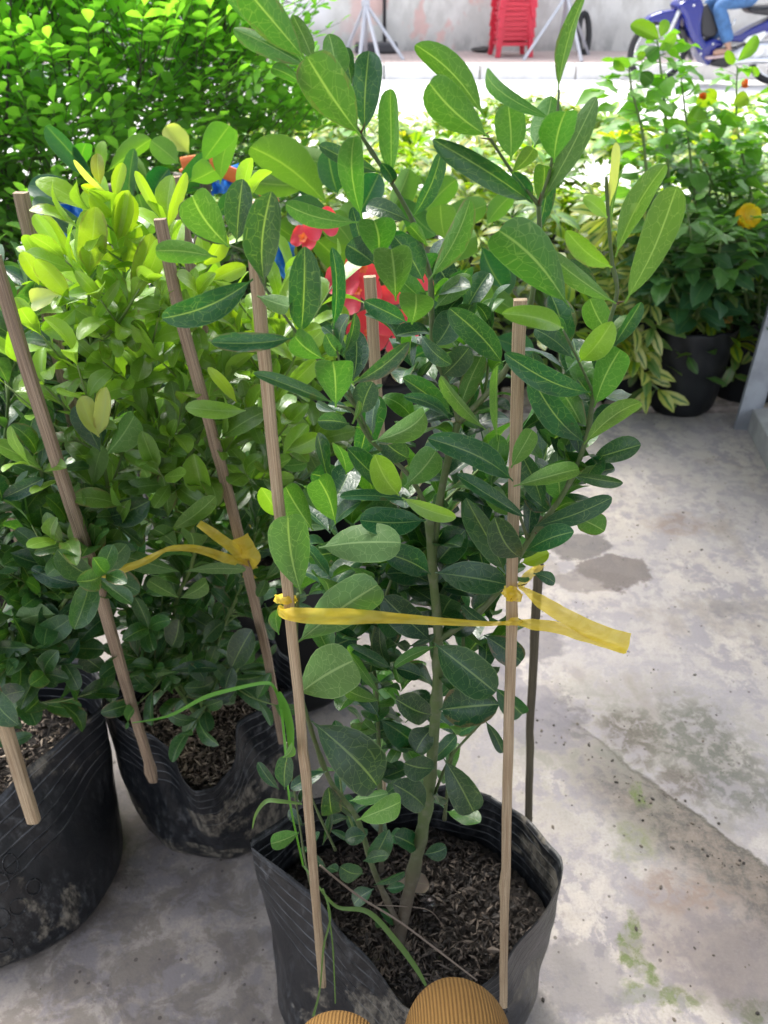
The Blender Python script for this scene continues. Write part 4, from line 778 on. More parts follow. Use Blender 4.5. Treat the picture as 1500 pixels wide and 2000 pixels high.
px_shrub('bushy shrub in the middle bag with yellow green young leaves at its top', (MB[0], MB[1] - .01, .17), [
  [(330, 1250, .72), (345, 1000, .72), (300, 780, .70), (255, 620, .69), (235, 470, .68)], [(300, 1240, .70), (240, 1050, .68), (205, 920, .66), (180, 700, .68), (172, 540, .665)],
  [(390, 1200, .74), (420, 1000, .74), (400, 820, .73), (380, 640, .71), (330, 460, .70)], [(430, 1180, .75), (480, 1000, .74), (520, 860, .72), (545, 720, .72), (545, 600, .72)],
  [(300, 1270, .69), (270, 1150, .66), (200, 1080, .64), (160, 1040, .63)], [(340, 1220, .70), (380, 1080, .67), (350, 940, .66), (290, 830, .66)], [(420, 1270, .72), (470, 1150, .70), (500, 1040, .70)],
  [(370, 1290, .70), (330, 1290, .68), (290, 1250, .66)], [(400, 1300, .72), (440, 1330, .68), (470, 1300, .68)]],
  mid_hand, cm, L=.047, nside=2.3, dens=.95, wr=.41)
cd = zcol((.024, .084, .026), (.05, .13, .035), .3, .9)
px_shrub('dark leaved shrub growing in the big bag at the left edge', (LB[0], LB[1], .18), [
  [(30, 1250, .66), (60, 1120, .66), (90, 1000, .66), (70, 860, .67)], [(60, 1280, .64), (110, 1200, .62), (150, 1130, .61), (165, 1060, .60)], [(-10, 1200, .66), (-20, 1000, .68), (10, 850, .70), (20, 700, .72), (30, 620, .72)],
  [(10, 1250, .63), (35, 1280, .60), (60, 1270, .59)], [(100, 1280, .64), (120, 1290, .62), (135, 1240, .62)], [(-60, 1100, .66), (-60, 900, .66), (-80, 700, .66)], [(40, 1200, .66), (100, 1100, .68), (130, 1000, .68)]],
  [(0, 975, 85, 935, 34, 'd', .60), (212, 895, 60, 760, 0.1, 'd', .7), (20, 1080, 75, 1100, 40, 'd', .62), (110, 1300, 150, 1250, 42, 'd', .60), (40, 1330, 10, 1250, 44, 'g', .60), (-10, 1370, 45, 1350, 40, 'g', .56), (5, 980, -20, 930, 40, 'd', .60),
   (108, 1200, 30, 1215, 50, 'm', .60), (170, 1140, 210, 1105, 26, 'u', .61), (100, 1245, 90, 1180, 48, 'd', .60)], cd, L=.050, nside=1.5, dens=.8)
px_shrub('dark shrub with narrow leaves behind the left stakes', (-.62, 1.0, .2), [
  [(20, 900, .95), (40, 720, .92), (60, 620, .90)], [(80, 900, .95), (120, 760, .92), (150, 640, .92), (90, 560, .92)], [(-20, 900, .95), (-40, 700, .95), (-10, 600, .92)], [(60, 950, .95), (180, 820, .9), (215, 700, .9)]],
  [(-5, 520, 60, 560, 30, 'g', .8), (150, 570, 140, 690, 30, 'g', .8)], zcol((.02, .065, .03), (.05, .12, .045), .3, .9), L=.06, nside=2.2, wr=.4)
px_shrub('green shrub behind the middle shrub with leaves lit through', (-.12, 1.02, .2), [
  [(470, 1000, .95), (520, 860, .92), (560, 760, .90), (590, 720, .9)], [(420, 900, .98), (430, 760, .95), (470, 640, .95)], [(540, 1000, .95), (570, 920, .92), (610, 860, .92)], [(350, 900, .98), (320, 760, .95), (300, 600, .95)], [(250, 900, .98), (200, 760, .95), (210, 640, .95)]],
  [], zcol((.03, .085, .03), (.14, .26, .035), .35, .75), L=.055, nside=2.4)
# ---------------------------------------------------------------- big fine-leaved bush, upper left
def bush(label, blobs, n, L, colf, mat, wr=.55, twigs=30, base=None, inner=.0):
    root = empty('bush', base, label, 'bush'); F = Foliage(); T = Tubes(); tot = sum(b[3] * b[4] for b in blobs)
    for (cx, cy, cz, rx, rz, ry) in blobs:
        m = int(n * rx * rz / tot); ng = m // 7
        for _ in range(ng):
            th = rnd.uniform(0, 6.283); u = rnd.uniform(-1, 1); rr = rnd.random() ** .35
            d = Vector((math.sqrt(1 - u * u) * math.cos(th), math.sqrt(1 - u * u) * math.sin(th), u))
            p = Vector((cx + d.x * rx * rr, cy + d.y * ry * rr, cz + d.z * rz * rr))
            ax = (d * .8 + Vector((rnd.gauss(0, .45), rnd.gauss(0, .45), .55))).normalized(); ln = rnd.uniform(.09, .17)
            q = p + ax * ln; T.add([p - ax * .06, p, q], [.0012, .001, .0005], 4, 1, False)
            sd = ax.cross(Vector((rnd.gauss(0, .3), rnd.gauss(0, .3), 1))).normalized(); up = sd.cross(ax)
            if up.z < 0: up = -up
            for k in range(7):
                f = .1 + .9 * (k // 2 + 1) / 4 if k < 6 else 1.0; s = (1 if k % 2 else -1) if k < 6 else 0
                dr = (sd * s * .95 + ax * (.45 if s else 1) + up * rnd.uniform(-.1, .25)).normalized(); pp = p.lerp(q, min(f, 1)); l = L * rnd.uniform(.7, 1.2)
                nn = (up + Vector((rnd.gauss(0, .3), rnd.gauss(0, .3), .25))).normalized(); c = colf(pp); kk = rnd.uniform(.75, 1.25)
                F.add(pp, pp + dr * l, nn, l * wr, tuple(x * kk for x in c), .05, .1, .55, .6, .1)
    for _ in range(twigs):
        b = rnd.choice(blobs); e = Vector((b[0] + rnd.uniform(-.7, .7) * b[3], b[1] + rnd.uniform(-.6, .6) * b[5], b[2] + rnd.uniform(.1, .9) * b[4])); s = Vector(base) + Vector((rnd.uniform(-.25, .25), rnd.uniform(-.2, .2), 0))
        T.add([s, s.lerp(e, .4) + Vector((rnd.gauss(0, .04), rnd.gauss(0, .04), 0)), e], [.008, .005, .002], 5, 4)
    T.build('stem', M_woody, root); F.build('foliage', mat, root, 4, 4); return root
bc = zcol((.022, .080, .034), (.21, .46, .08), .25, .85)
bush('big dense bush of small bright green oval leaves at the upper left', [(-.95, 1.95, .72, .42, .36, .30), (-.60, 2.05, .78, .34, .30, .26), (-1.15, 1.8, .40, .40, .40, .25), (-.72, 1.85, .42, .32, .34, .2), (-.38, 2.15, .60, .22, .32, .2), (-1.0, 2.1, 1.02, .40, .24, .3), (-.62, 2.2, 1.02, .30, .18, .25), (-.36, 2.2, .85, .17, .2, .18), (-.34, 2.25, 1.0, .14, .14, .15)],
     24000, .036, bc, M_small, base=(-.8, 2.0, -.02), twigs=22)
# ---------------------------------------------------------------- variegated low hedge
def hedge():
    F = Foliage()
    for _ in range(1500):
        x = rnd.uniform(-.75, 1.75); y = rnd.uniform(1.95, 3.6); f = (y - 1.95)
        if x < -.35 and y < 2.4: continue
        z = .47 + .05 * math.sin(x * 7 + y * 3) + .04 * math.sin(y * 11 + x * 4) + rnd.uniform(-.05, .03)
        if f < .16 or rnd.random() < .12: z *= rnd.uniform(.42, 1.0)
        c = Vector((x, y, z)); n = rnd.randint(5, 8); ax = Vector((rnd.gauss(0, .3), rnd.gauss(-.25 if f < .3 else 0, .3), 1)).normalized(); o = ax.orthogonal().normalized(); cc = rnd.choice([(.19, .30, .015), (.32, .38, .04), (.13, .26, .02), (.26, .34, .02)])
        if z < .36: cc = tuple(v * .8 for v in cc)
        for k in range(n):
            s = o.copy(); s.rotate(Matrix.Rotation(k * 6.283 / n + rnd.uniform(-.2, .2), 3, ax)); l = rnd.uniform(.05, .085); dr = (s + ax * rnd.uniform(-.35, .3)).normalized()
            p = c + s * .008; F.add(p, p + dr * l, (ax + s * .1), l * .42, tuple(v * rnd.uniform(.8, 1.2) for v in cc), .12, .12, .55, .75, .3)
    # dark leaves underneath and hanging fringe
    for _ in range(900):
        x = rnd.uniform(-.6, 1.3); y = rnd.uniform(1.93, 2.15); z = rnd.uniform(.12, .45); p = Vector((x, y, z)); d = Vector((rnd.gauss(0, .6), rnd.gauss(-.5, .4), rnd.gauss(-.2, .5))).normalized(); l = rnd.uniform(.04, .07)
        F.add(p, p + d * l, Vector((rnd.gauss(0, .3), -.4, 1)), l * .42, rnd.choice([(.05, .10, .03), (.10, .14, .04), (.22, .26, .06)]), .1, .1, .55, .75, .3)
    o = F.build('hedge', M_varieg, None, 5, 4); tag(o, 'low bed of cream and green variegated plants along the bright road', 'hedge', kind='stuff')
    bm = bmesh.new(); x = -.5
    while x < 1.6:
        for y in (2.25, 2.7, 3.2):
            r = bmesh.ops.create_cone(bm, cap_ends=True, segments=20, radius1=.10, radius2=.115, depth=.24); bmesh.ops.translate(bm, verts=r['verts'], vec=(x, y, .1))
        x += .3
    o2 = bm_obj('hedge_pots', bm, simple('black pot plastic', (.012, .012, .013), .5)); o2['kind'] = 'stuff'
hedge()
# drooping variegated plant right of the hedge
root = empty('variegated_plant', (G(1215, 800).x, 2.12, .2), 'drooping variegated plant with cream edged leaves beside the hibiscus bag', 'plant'); F = Foliage(); T = Tubes()
for i, path in enumerate(([(1215, 640, 2.1), (1240, 560, 2.05), (1255, 470, 2.02), (1262, 520, 1.98), (1275, 640, 1.95)], [(1220, 640, 2.1), (1210, 560, 2.05), (1228, 600, 1.98), (1250, 720, 1.94), (1285, 760, 1.92)], [(1215, 640, 2.1), (1200, 500, 2.05), (1190, 420, 2.0)], [(1215, 640, 2.1), (1250, 480, 2.05), (1262, 400, 2.0)], [(1215, 660, 2.1), (1225, 640, 2.0), (1240, 690, 1.96)])):
    V = PP(*path); pts, _ = smooth_path(V, [0] * len(V), 6); T.add(pts, .003, 5, 1)
    for k in range(9):
        p, d = along(pts, None, .15 + .84 * k / 8)
        for j in range(5):
            a = rnd.uniform(0, 6.28); dr = Vector((math.cos(a) * .8, math.sin(a) * .6 - .2, rnd.uniform(-1.0, .1))).normalized(); l = rnd.uniform(.06, .10)
            F.add(p, p + dr * l, Vector((rnd.gauss(0, .4), -.8, .6)), l * .33, rnd.choice([(.42, .44, .12), (.34, .38, .09), (.12, .2, .05), (.5, .5, .2)]), .15, .15, .55, .8, .3)
T.build('stem', M_stemg, root); F.build('foliage', M_varieg, root, 6, 4)

# ---------------------------------------------------------------- hibiscus plants, right
def hibiscus(label, base, tops, n, L, cf, hand=()):
    root = empty('hibiscus', base, label, 'flowering shrub'); F = Foliage(); T = Tubes()
    for path in tops:
        V = [Vector(base)] + PP(*path); pts, _ = smooth_path(V, [0] * len(V), 6); T.add(pts, [.006 - .0045 * i / (len(pts) - 1) for i in range(len(pts))], 5, 1)
        for k in range(n):
            f = .22 + .77 * k / (n - 1); p, d = along(pts, None, f)
            for j in range(3):
                a = rnd.uniform(0, 6.28); side = Vector((math.cos(a), math.sin(a), rnd.uniform(-.15, .45))).normalized(); pe = p + side * rnd.uniform(.015, .06) * (1 if f < .9 else .4); T.add([p, pe], .0008, 4, 1, False)
                l = L * rnd.uniform(.6, 1.15) * (1 if f < .88 else .7); dr = (side + Vector((0, 0, rnd.uniform(-.6, .25)))).normalized()
                F.add(pe, pe + dr * l, Vector((rnd.gauss(0, .35), rnd.gauss(-.15, .35), 1)), l * rnd.uniform(.5, .68), cf(p), .08, .15, .40, .9, .7)
    for e in hand: pl(F, e)
    T.build('stem', M_stemg, root); F.build('foliage', M_broad, root, 7, 6); return root
hc = zcol((.032, .10, .045), (.18, .40, .05), .36, .72)
hibiscus('tall hibiscus shrub with a yellow flower and fresh green shoot tips', (gb1.x, gb1.y + .10, .2), [[(1300, 560, 2.0), (1268, 380, 2.0), (1255, 260, 2.0), (1235, 180, 2.0), (1228, 130, 2.0)], [(1330, 560, 2.0), (1310, 400, 2.05), (1300, 230, 2.05), (1290, 130, 2.05), (1283, 75, 2.05)], [(1370, 560, 2.0), (1360, 420, 2.05), (1345, 280, 2.05), (1330, 150, 2.05)],
   [(1330, 600, 1.95), (1290, 500, 1.9), (1280, 440, 1.88)], [(1320, 560, 2.0), (1290, 420, 2.05), (1265, 330, 2.1)], [(1350, 560, 2.0), (1380, 420, 2.05), (1390, 320, 2.1)], [(1370, 600, 1.95), (1400, 520, 1.88), (1410, 440, 1.86)], [(1340, 560, 1.95), (1350, 480, 1.85), (1340, 400, 1.85)]], 19, .078, hc,
   [(1290, 78, 1232, 48, 34, 'b', 2.0), (1290, 74, 1300, 38, 22, 'b', 2.0), (1285, 100, 1320, 66, 22, 'b', 2.0), (1262, 110, 1245, 105, 20, 'b', 2.0), (1290, 90, 1262, 112, 36, 'l', 2.0), (1250, 140, 1275, 160, 30, 'l', 2.0), (1222, 140, 1200, 116, 18, 'b', 2.0)])
hibiscus('hibiscus shrub with orange buds at the right edge', (gb2.x + .03, gb2.y + .14, .2), [[(1450, 560, 2.1), (1430, 400, 2.1), (1395, 280, 2.1), (1375, 200, 2.1)], [(1480, 560, 2.1), (1470, 400, 2.1), (1440, 250, 2.1), (1440, 130, 2.1)], [(1500, 500, 2.1), (1510, 350, 2.1), (1500, 240, 2.1)], [(1460, 600, 2.0), (1450, 480, 1.95), (1470, 380, 1.95)], [(1480, 620, 2.0), (1490, 520, 1.95), (1500, 450, 1.95)], [(1440, 560, 2.1), (1400, 380, 2.1), (1340, 260, 2.15)], [(1470, 560, 2.1), (1480, 440, 2.1), (1475, 320, 2.1)], [(1450, 560, 2.1), (1420, 460, 2.1), (1430, 340, 2.1)]], 19, .078, hc,
   [(1438, 122, 1480, 70, 26, 'b', 2.1), (1432, 128, 1420, 100, 18, 'b', 2.1), (1400, 200, 1365, 185, 38, 'y', 2.08), (1430, 205, 1462, 190, 32, 'y', 2.08), (1340, 248, 1368, 210, 40, 'b', 2.05), (1480, 150, 1470, 130, 14, 'b', 2.1)])
def flower(name, label, c, r, col, n, cup=.6, cat='flower', petal=1.0, stemto=None, group=None):
    root = empty(name, c, label, cat, group); F = Foliage(); ax = Vector((rnd.uniform(-.2, .2), -.75, .55)).normalized(); o = ax.orthogonal().normalized()
    for k in range(n):
        s = o.copy(); s.rotate(Matrix.Rotation(k * 2.4, 3, ax)); q = cup * (1 - .5 * (k / n)); rr = r * (1 if k < n * .6 else .7)
        dr = (s * (1 - q * .6) + ax * q).normalized(); F.add(c, c + dr * rr, (ax - s * .2), rr * petal, tuple(x * rnd.uniform(.85, 1.1) for x in col), -.1, .25, .62, .5, .9)
    F.build('petals', M_petal, root, 6, 6); return root
M_petal = leaf_mat('petal', .12, .35, .45, spots=0, net=.1, tw=(.9, .8, .5))
fl = flower('hibiscus_flower', 'double yellow hibiscus flower facing the shop, right of the hedge', P(1456, 428, 1.93), .035, (.92, .66, .03), 22)
flower('hibiscus_flower', 'withered tan hibiscus bloom hanging over the black bag', P(1412, 622, 1.93), .028, (.42, .25, .10), 6, .9)
for (x, y, l) in ((1368, 192, 'small orange hibiscus bud beside a lime green leaf'), (1450, 170, 'orange hibiscus bud right of the tall shoot near the road')):
    flower('hibiscus_bud', l, P(x, y, 2.06), .02, (.80, .20, .05), 5, 1.4, 'flower bud')
flower('hibiscus_bud', 'pale yellow bud on the dark foliage near the road edge', P(1432, 262, 2.0), .018, (.55, .60, .25), 5, 1.5, 'flower bud')

# ---------------------------------------------------------------- crown of thorns with red flowers
def broad(label, base, hand, stems, group=None):
    root = empty('crown_of_thorns', base, label, 'flowering plant', group); F = Foliage(); T = Tubes()
    for path in stems:
        V = [Vector(base)] + PP(*path); T.add(V, [.011, .010] + [.008] * (len(V) - 2), 8, 5)
        pts, _ = smooth_path(V, [0] * len(V), 5)
        for k in range(26):
            p, d = along(pts, None, rnd.random()); a = rnd.uniform(0, 6.28); o = d.orthogonal().normalized(); o.rotate(Matrix.Rotation(a, 3, d)); T.add([p + o * .006, p + o * .026], [.0012, .0002], 4, 1, False)
    for e in hand: pl(F, e)
    T.build('stem', M_woody, root); F.build('foliage', M_broad, root, 10, 8); return root
broad('broad leaved plant with red flowers behind the front shrub', (-.03, 1.50, .27), [
  (640, 400, 490, 285, 86, 'x', 1.10), (610, 360, 470, 350, 50, 'x', 1.12), (650, 420, 560, 420, 60, 'g', 1.05), (690, 480, 640, 420, 60, 'x', 1.02), (700, 560, 620, 470, 70, 'x', 1.05), (640, 560, 560, 520, 60, 'g', 1.05), (800, 520, 900, 600, 60, 'g', 1.05), (850, 500, 930, 460, 60, 'x', 1.0), (900, 560, 1010, 610, 50, 'x', 1.08),
  (870, 470, 860, 400, 60, 'x', 1.05), (940, 480, 980, 560, 60, 'g', 1.1), (950, 440, 1000, 380, 40, 'x', 1.15), (700, 420, 740, 340, 60, 'u', 1.05), (660, 380, 640, 290, 60, 'u', 1.08), (820, 640, 930, 680, 60, 'm', 1.02), (660, 640, 590, 600, 60, 'u', 1.02), (870, 620, 960, 560, 56, 'x', 1.04), (600, 480, 540, 440, 50, 'x', 1.06), (580, 560, 520, 600, 50, 'b', 1.05), (700, 330, 560, 300, 60, 'x', 1.2), (760, 420, 800, 330, 54, 'x', 1.2), (820, 430, 890, 350, 54, 'x', 1.2), (640, 470, 700, 400, 50, 'x', 1.15), (880, 650, 800, 700, 60, 'u', 1.1), (900, 700, 980, 740, 60, 'u', 1.15), (640, 700, 580, 760, 50, 'u', 1.15), (930, 620, 1000, 520, 60, 'g', 1.2), (900, 520, 860, 600, 56, 'u', 1.15), (960, 660, 1040, 700, 50, 'u', 1.2), (620, 400, 580, 330, 50, 'g', 1.2), (750, 470, 800, 470, 46, 'u', 1.15), (860, 420, 950, 400, 50, 'x', 1.2), (1000, 470, 1050, 540, 46, 'x', 1.3), (780, 380, 850, 460, 50, 'l', 1.2)],
  [[(690, 640, 1.3), (670, 520, 1.2), (650, 430, 1.15)], [(760, 700, 1.3), (790, 600, 1.2), (850, 500, 1.15)], [(720, 700, 1.3), (700, 600, 1.2), (720, 540, 1.15)]])
broad('leafy plant with large bluish green leaves left of the red flowers', (-.3, 1.3, .2), [
  (185, 355, 90, 245, 44, 'g', 1.2), (170, 400, 56, 362, 52, 'g', 1.15), (200, 470, 62, 388, 46, 'g', 1.12), (160, 330, 168, 280, 36, 'l', 1.2), (205, 330, 200, 275, 22, 'b', 1.2), (210, 335, 295, 272, 40, 'x', 1.22), (255, 420, 262, 290, 30, 'g', 1.15), (270, 380, 255, 320, 26, 'g', 1.15), (350, 320, 295, 275, 46, 'x', 1.2), (370, 300, 322, 248, 44, 'p', 1.25), (395, 318, 448, 245, 52, 'x', 1.2), (372, 355, 420, 330, 50, 'x', 1.15),
  (290, 350, 230, 290, 40, 'x', 1.25), (300, 390, 330, 330, 46, 'u', 1.2), (340, 380, 400, 300, 46, 'u', 1.25), (430, 360, 455, 250, 40, 'x', 1.3), (150, 470, 230, 560, 60, 'x', 1.1), (80, 495, 180, 520, 40, 'x', 1.1), (300, 450, 270, 380, 50, 'x', 1.15), (260, 480, 320, 420, 40, 'x', 1.12), (420, 420, 470, 380, 40, 'u', 1.2), (320, 300, 360, 262, 36, 'l', 1.3), (240, 300, 270, 270, 30, 'x', 1.3)],
  [[(250, 650, 1.2), (230, 450, 1.2), (220, 360, 1.2)], [(320, 650, 1.2), (330, 450, 1.2), (350, 340, 1.2)], [(380, 600, 1.25), (400, 420, 1.25), (400, 340, 1.25)]])
red = (.70, .05, .09)
for i, (x, y, r, lab) in enumerate(((626, 436, .026, 'topmost red flower between broad leaves'), (594, 466, .02, 'small red flower at the left below the topmost one'), (700, 570, .036, 'largest red flower left of the back bamboo stake'), (668, 548, .026, 'red flower partly hidden left of the largest one'), (708, 525, .028, 'red flower just above the largest one'),
      (720, 650, .034, 'red flower below the largest one'), (778, 650, .034, 'red flower right of the back bamboo stake, lowest of its cluster'), (812, 560, .026, 'red flower peeping out right of the stake'), (765, 560, .026, 'red flower just behind the back bamboo stake'), (288, 398, .022, 'deep red flower far left under the bluish leaves'))):
    c = P(x, y, .985 + (i % 3) * .012 if i < 9 else 1.25); root = empty('red_flower', c, lab, 'flower', 'red crown of thorns flowers'); F = Foliage(); ax = (Vector((rnd.uniform(-.3, .3), -1, rnd.uniform(.2, .7)))).normalized(); o = ax.orthogonal().normalized(); a0 = rnd.uniform(0, 3)
    for s_ in (0, 1):
        s = o.copy(); s.rotate(Matrix.Rotation(a0 + s_ * math.pi, 3, ax)); F.add(c - s * .004, c + s * r * .80, ax, r * 1.4, tuple(v * rnd.uniform(.85, 1.15) for v in red), -.10, .25, .5, .5, .35)
    F.build('petals', M_petal, root, 14, 8)
    F = Foliage()
    for k in range(5):
        s = o.copy(); s.rotate(Matrix.Rotation(k * 1.257, 3, ax)); F.add(c + ax * .002, c + ax * .005 + s * .006, ax, .005, (.75, .18, .05), .1, .1, .5, .6)
    F.build('flower_centre', M_petal, root, 3, 3)

# ---------------------------------------------------------------- plastic bits
def crumple(name, label, cat, c, size, mat, seed, n=14):
    rg = random.Random(seed); V = []; F = []
    for i in range(n + 1):
        for j in range(n + 1):
            u, v = i / n - .5, j / n - .5; V.append((c[0] + u * size[0] + rg.uniform(-.05, .05) * size[0], c[1] + .5 * size[1] * math.sin(u * 9 + v * 5) + rg.uniform(-.12, .12) * size[1], c[2] + v * size[2] + rg.uniform(-.1, .1) * size[2] / 2))
    for i in range(n):
        for j in range(n): a = i * (n + 1) + j; F.append((a, a + n + 1, a + n + 2, a + 1))
    o = mesh_np(name, V, F, mat, None, False); return tag(o, label, cat)
M_blue = simple('blue film', (.03, .22, .70), .35)
crumple('plastic_bag', 'crumpled blue plastic bag behind the yellow green shoots', 'plastic bag', P(146, 455, 1.25), (.05, .03, .10), M_blue, 1)
crumple('plastic_bag', 'piece of blue plastic below the orange strap', 'plastic bag', P(440, 350, 1.5), (.05, .03, .05), M_blue, 2)
crumple('plastic_bag', 'blue plastic scrap left of the red flowers', 'plastic bag', P(552, 500, 1.1), (.035, .03, .06), M_blue, 3)
crumple('plastic_bag', 'blue plastic scrap low behind the middle shrub', 'plastic bag', P(160, 650, .98), (.06, .03, .03), M_blue, 4)
M_paleg = simple('pale green film', (.42, .62, .45), .3)
crumple('plastic_sack', 'pale green translucent sack behind the left shrubs', 'sack', P(130, 960, .96), (.14, .06, .20), M_paleg, 5, 10)
T = Tubes(); T.add(PP((355, 322, 1.42), (400, 318, 1.42), (450, 340, 1.42), (505, 362, 1.42), (535, 400, 1.42)), .007, 6, 6, shape=[(1.6, -.3), (1.6, .3), (.5, .4), (-.5, .4), (-1.6, .3), (-1.6, -.3)], up=(0, 0, 1)); T.add(PP((352, 335, 1.42), (395, 326, 1.44), (450, 350, 1.46), (490, 370, 1.46)), .004, 6, 6)
tag(T.build('strap', simple('orange strap', (.75, .18, .04), .5)), 'orange plastic strap lying over the plants left of centre', 'strap')
T = Tubes(); T.add(PP((120, 655, 1.0), (200, 648, 1.0), (240, 640, 1.0)), .004, 6, 6); tag(T.build('strap', simple('orange strap low', (.6, .16, .04), .5)), 'short orange band beside the low blue plastic scrap', 'strap')

# ---------------------------------------------------------------- debris in the front bag, grass
T = Tubes(); T.add(PP((625, 1690, .415), (700, 1750, .43), (780, 1800, .425), (860, 1860, .42), (932, 1915, .405)), [.0008, .001, .0009, .0009, .0006], 6, 5, jit=.1); T.add(PP((735, 1768, .44), (830, 1775, .47), (860, 1800, .47)), .0005, 5, 4)
tag(T.build('twig', simple('dry twig', (.19, .15, .12), .8)), 'thin dry twig lying across the soil of the front bag', 'twig')
def blade(T, path):
    V, F = T; cen = PP(*[p[:3] for p in path]); wd = [p[3] / FPX * .8 * depth(cen[i]) for i, p in enumerate(path)]; c2, w2 = smooth_path(cen, wd, 6); b0 = len(V); n = len(c2)
    for i, p in enumerate(c2):
        d = (c2[min(i + 1, n - 1)] - c2[max(i - 1, 0)]).normalized(); vv = (CAMP - p).normalized(); s = d.cross(vv).normalized(); nn = s.cross(d)
        for k in range(3): u = k / 2 - .5; V.append(p + s * u * w2[i] + nn * (abs(u) * w2[i] * .35))
    for i in range(n - 1):
        for k in range(2): a = b0 + i * 3 + k; F.append((a, a + 1, a + 4, a + 3))
def grass(label, paths, col):
    T = ([], []); [blade(T, p) for p in paths]; m = N('grass'); m.b.inputs['Base Color'].default_value = (*col, 1); m.b.inputs['Roughness'].default_value = .45
    tr = m.n('ShaderNodeBsdfTranslucent'); tr.inputs[0].default_value = (col[0] * 2, col[1] * 2, col[2], 1); mx = m.n('ShaderNodeMixShader'); mx.inputs[0].default_value = .35; m.l(m.b.outputs[0], mx.inputs[1]); m.l(tr.outputs[0], mx.inputs[2]); m.l(mx.outputs[0], m.out.inputs[0])
    return tag(mesh_np('grass_blade', [tuple(v) for v in T[0]], T[1], m.m), label, 'grass')
grass('long bright grass blade arching over the middle bag and folding down by the stake', [[(258, 1412, .60, 2), (330, 1398, .59, 7), (400, 1362, .58, 10), (460, 1345, .57, 9), (515, 1334, .56, 8), (535, 1342, .555, 7), (548, 1380, .55, 7), (556, 1450, .50, 6), (565, 1560, .45, 5), (592, 1690, .43, 5)], [(543, 1352, .553, 12), (556, 1380, .55, 20), (566, 1420, .55, 20), (568, 1465, .55, 14)]], (.09, .26, .03))
grass('green grass blades lying across the soil and over the sagging front wall', [[(628, 1740, .41, 5), (660, 1772, .41, 8), (720, 1782, .415, 12), (775, 1840, .41, 14), (812, 1890, .405, 12), (832, 1925, .40, 6)], [(630, 1735, .41, 4), (645, 1790, .395, 5), (632, 1850, .39, 5), (625, 1930, .385, 4), (612, 1985, .38, 7)], [(640, 1770, .395, 3), (650, 1850, .385, 4), (655, 1960, .38, 3)], [(590, 1570, .425, 4), (548, 1565, .42, 10), (520, 1565, .42, 10), (500, 1590, .42, 7), (493, 1618, .42, 2)], [(592, 1690, .43, 5), (630, 1742, .41, 5)]], (.09, .17, .045))
V = []; Fq = []; rg = random.Random(4)
for i in range(9):
    for j in range(4):
        q = P(835 + (i - 4) * -1.5 + (j - 1.5) * 9, 1795 - (4 - i) * 6, .49); V.append((q.x + rg.uniform(-.001, .001), q.y + rg.uniform(-.003, .003), .176 + i * .0035 + rg.uniform(0, .004)))
for i in range(8):
    for j in range(3): a = i * 4 + j; Fq.append((a, a + 1, a + 5, a + 4))
tag(mesh_np('foil_scrap', V, Fq, simple('foil', (.8, .8, .82), .25, 1.0), None, False), 'crumpled piece of silver foil on the soil in the front bag', 'foil')
F = Foliage(); F.add(P(778, 1722, .50), P(838, 1728, .505), Vector((0, -.4, 1)), .02, (.22, .17, .14), .05, .1, .5, .6, .8)
tag(F.build('dead_leaf', M_broad, None, 8, 6), 'dry brown leaf on the soil behind the main stem', 'leaf')

# ---------------------------------------------------------------- metal post at the right edge
root = empty('metal_frame', G(1470, 830), 'grey galvanised metal frame leg and base rail cut by the right edge', 'metal frame')
Mg = simple('galvanised steel', (.30, .32, .35), .5, .3, 12, .2)
a = G(1452, 838); b = P(1532, 560, a.y); bm = bmesh.new(); d = (b - a); rot = d.to_track_quat('Z', 'Y').to_matrix(); box_bm(bm, a + d * .75, (.012, .05, d.length * 1.5), rot, .001); box_bm(bm, a + d * .75 + Vector((.03, .025, 0)), (.055, .008, d.length * 1.5), rot, .001); bm_obj('post', bm, Mg, root)
a = G(1458, 845); b = G(1540, 1010); d = b - a; bm = bmesh.new(); rot = d.to_track_quat('Y', 'Z').to_matrix(); box_bm(bm, a + d * .6 + Vector((.065, 0, .03)), (.12, d.length * 1.3, .06), rot, .003); bm_obj('base_rail', bm, simple('grey cement rail', (.33, .33, .33), .7, 0, 20, .15), root)
# ================================================================ ACROSS THE ROAD
# red stools
def stool_parts():
    root = empty('plastic_stool', (0, 0, 0), 'x', 'stool', 'stacked red stools'); H = .45; M = simple('red plastic', (.55, .02, .045), .4)
    bm = bmesh.new(); box_bm(bm, (0, 0, H - .012), (.27, .27, .024), None, .008); bm_obj('seat', bm, M, root)
    bm = bmesh.new()
    for z in (H - .045, H - .10, H - .155, H - .21, H - .265, H - .32):
        for k in range(4):
            a = k * PI / 2; w_ = .135 + (H - z) * .13; box_bm(bm, (math.cos(a) * w_, math.sin(a) * w_, z), (.010, w_ * 1.8, .034), Matrix.Rotation(a, 3, 'Z'), .002)
    bm_obj('apron', bm, M, root)
    for k in range(4):
        a = PI / 4 + k * PI / 2; t = Vector((math.cos(a) * .175, math.sin(a) * .175, H - .02)); b = Vector((math.cos(a) * .27, math.sin(a) * .27, 0)); T = Tubes(); T.add([t, b], [.042, .032], 4, 1, True, up=(0, 0, 1)); T.build('leg', M, root, False)
    return root
def copy_tree(o, loc, label, rz=0):
    c = o.copy(); COL.objects.link(c); c.location = loc; c.rotation_euler.z = rz; c['label'] = label
    for ch in o.children: d = ch.copy(); COL.objects.link(d); d.parent = c
    return c
st = stool_parts(); sb = P(997, 97, 10.75); sb.z = .10
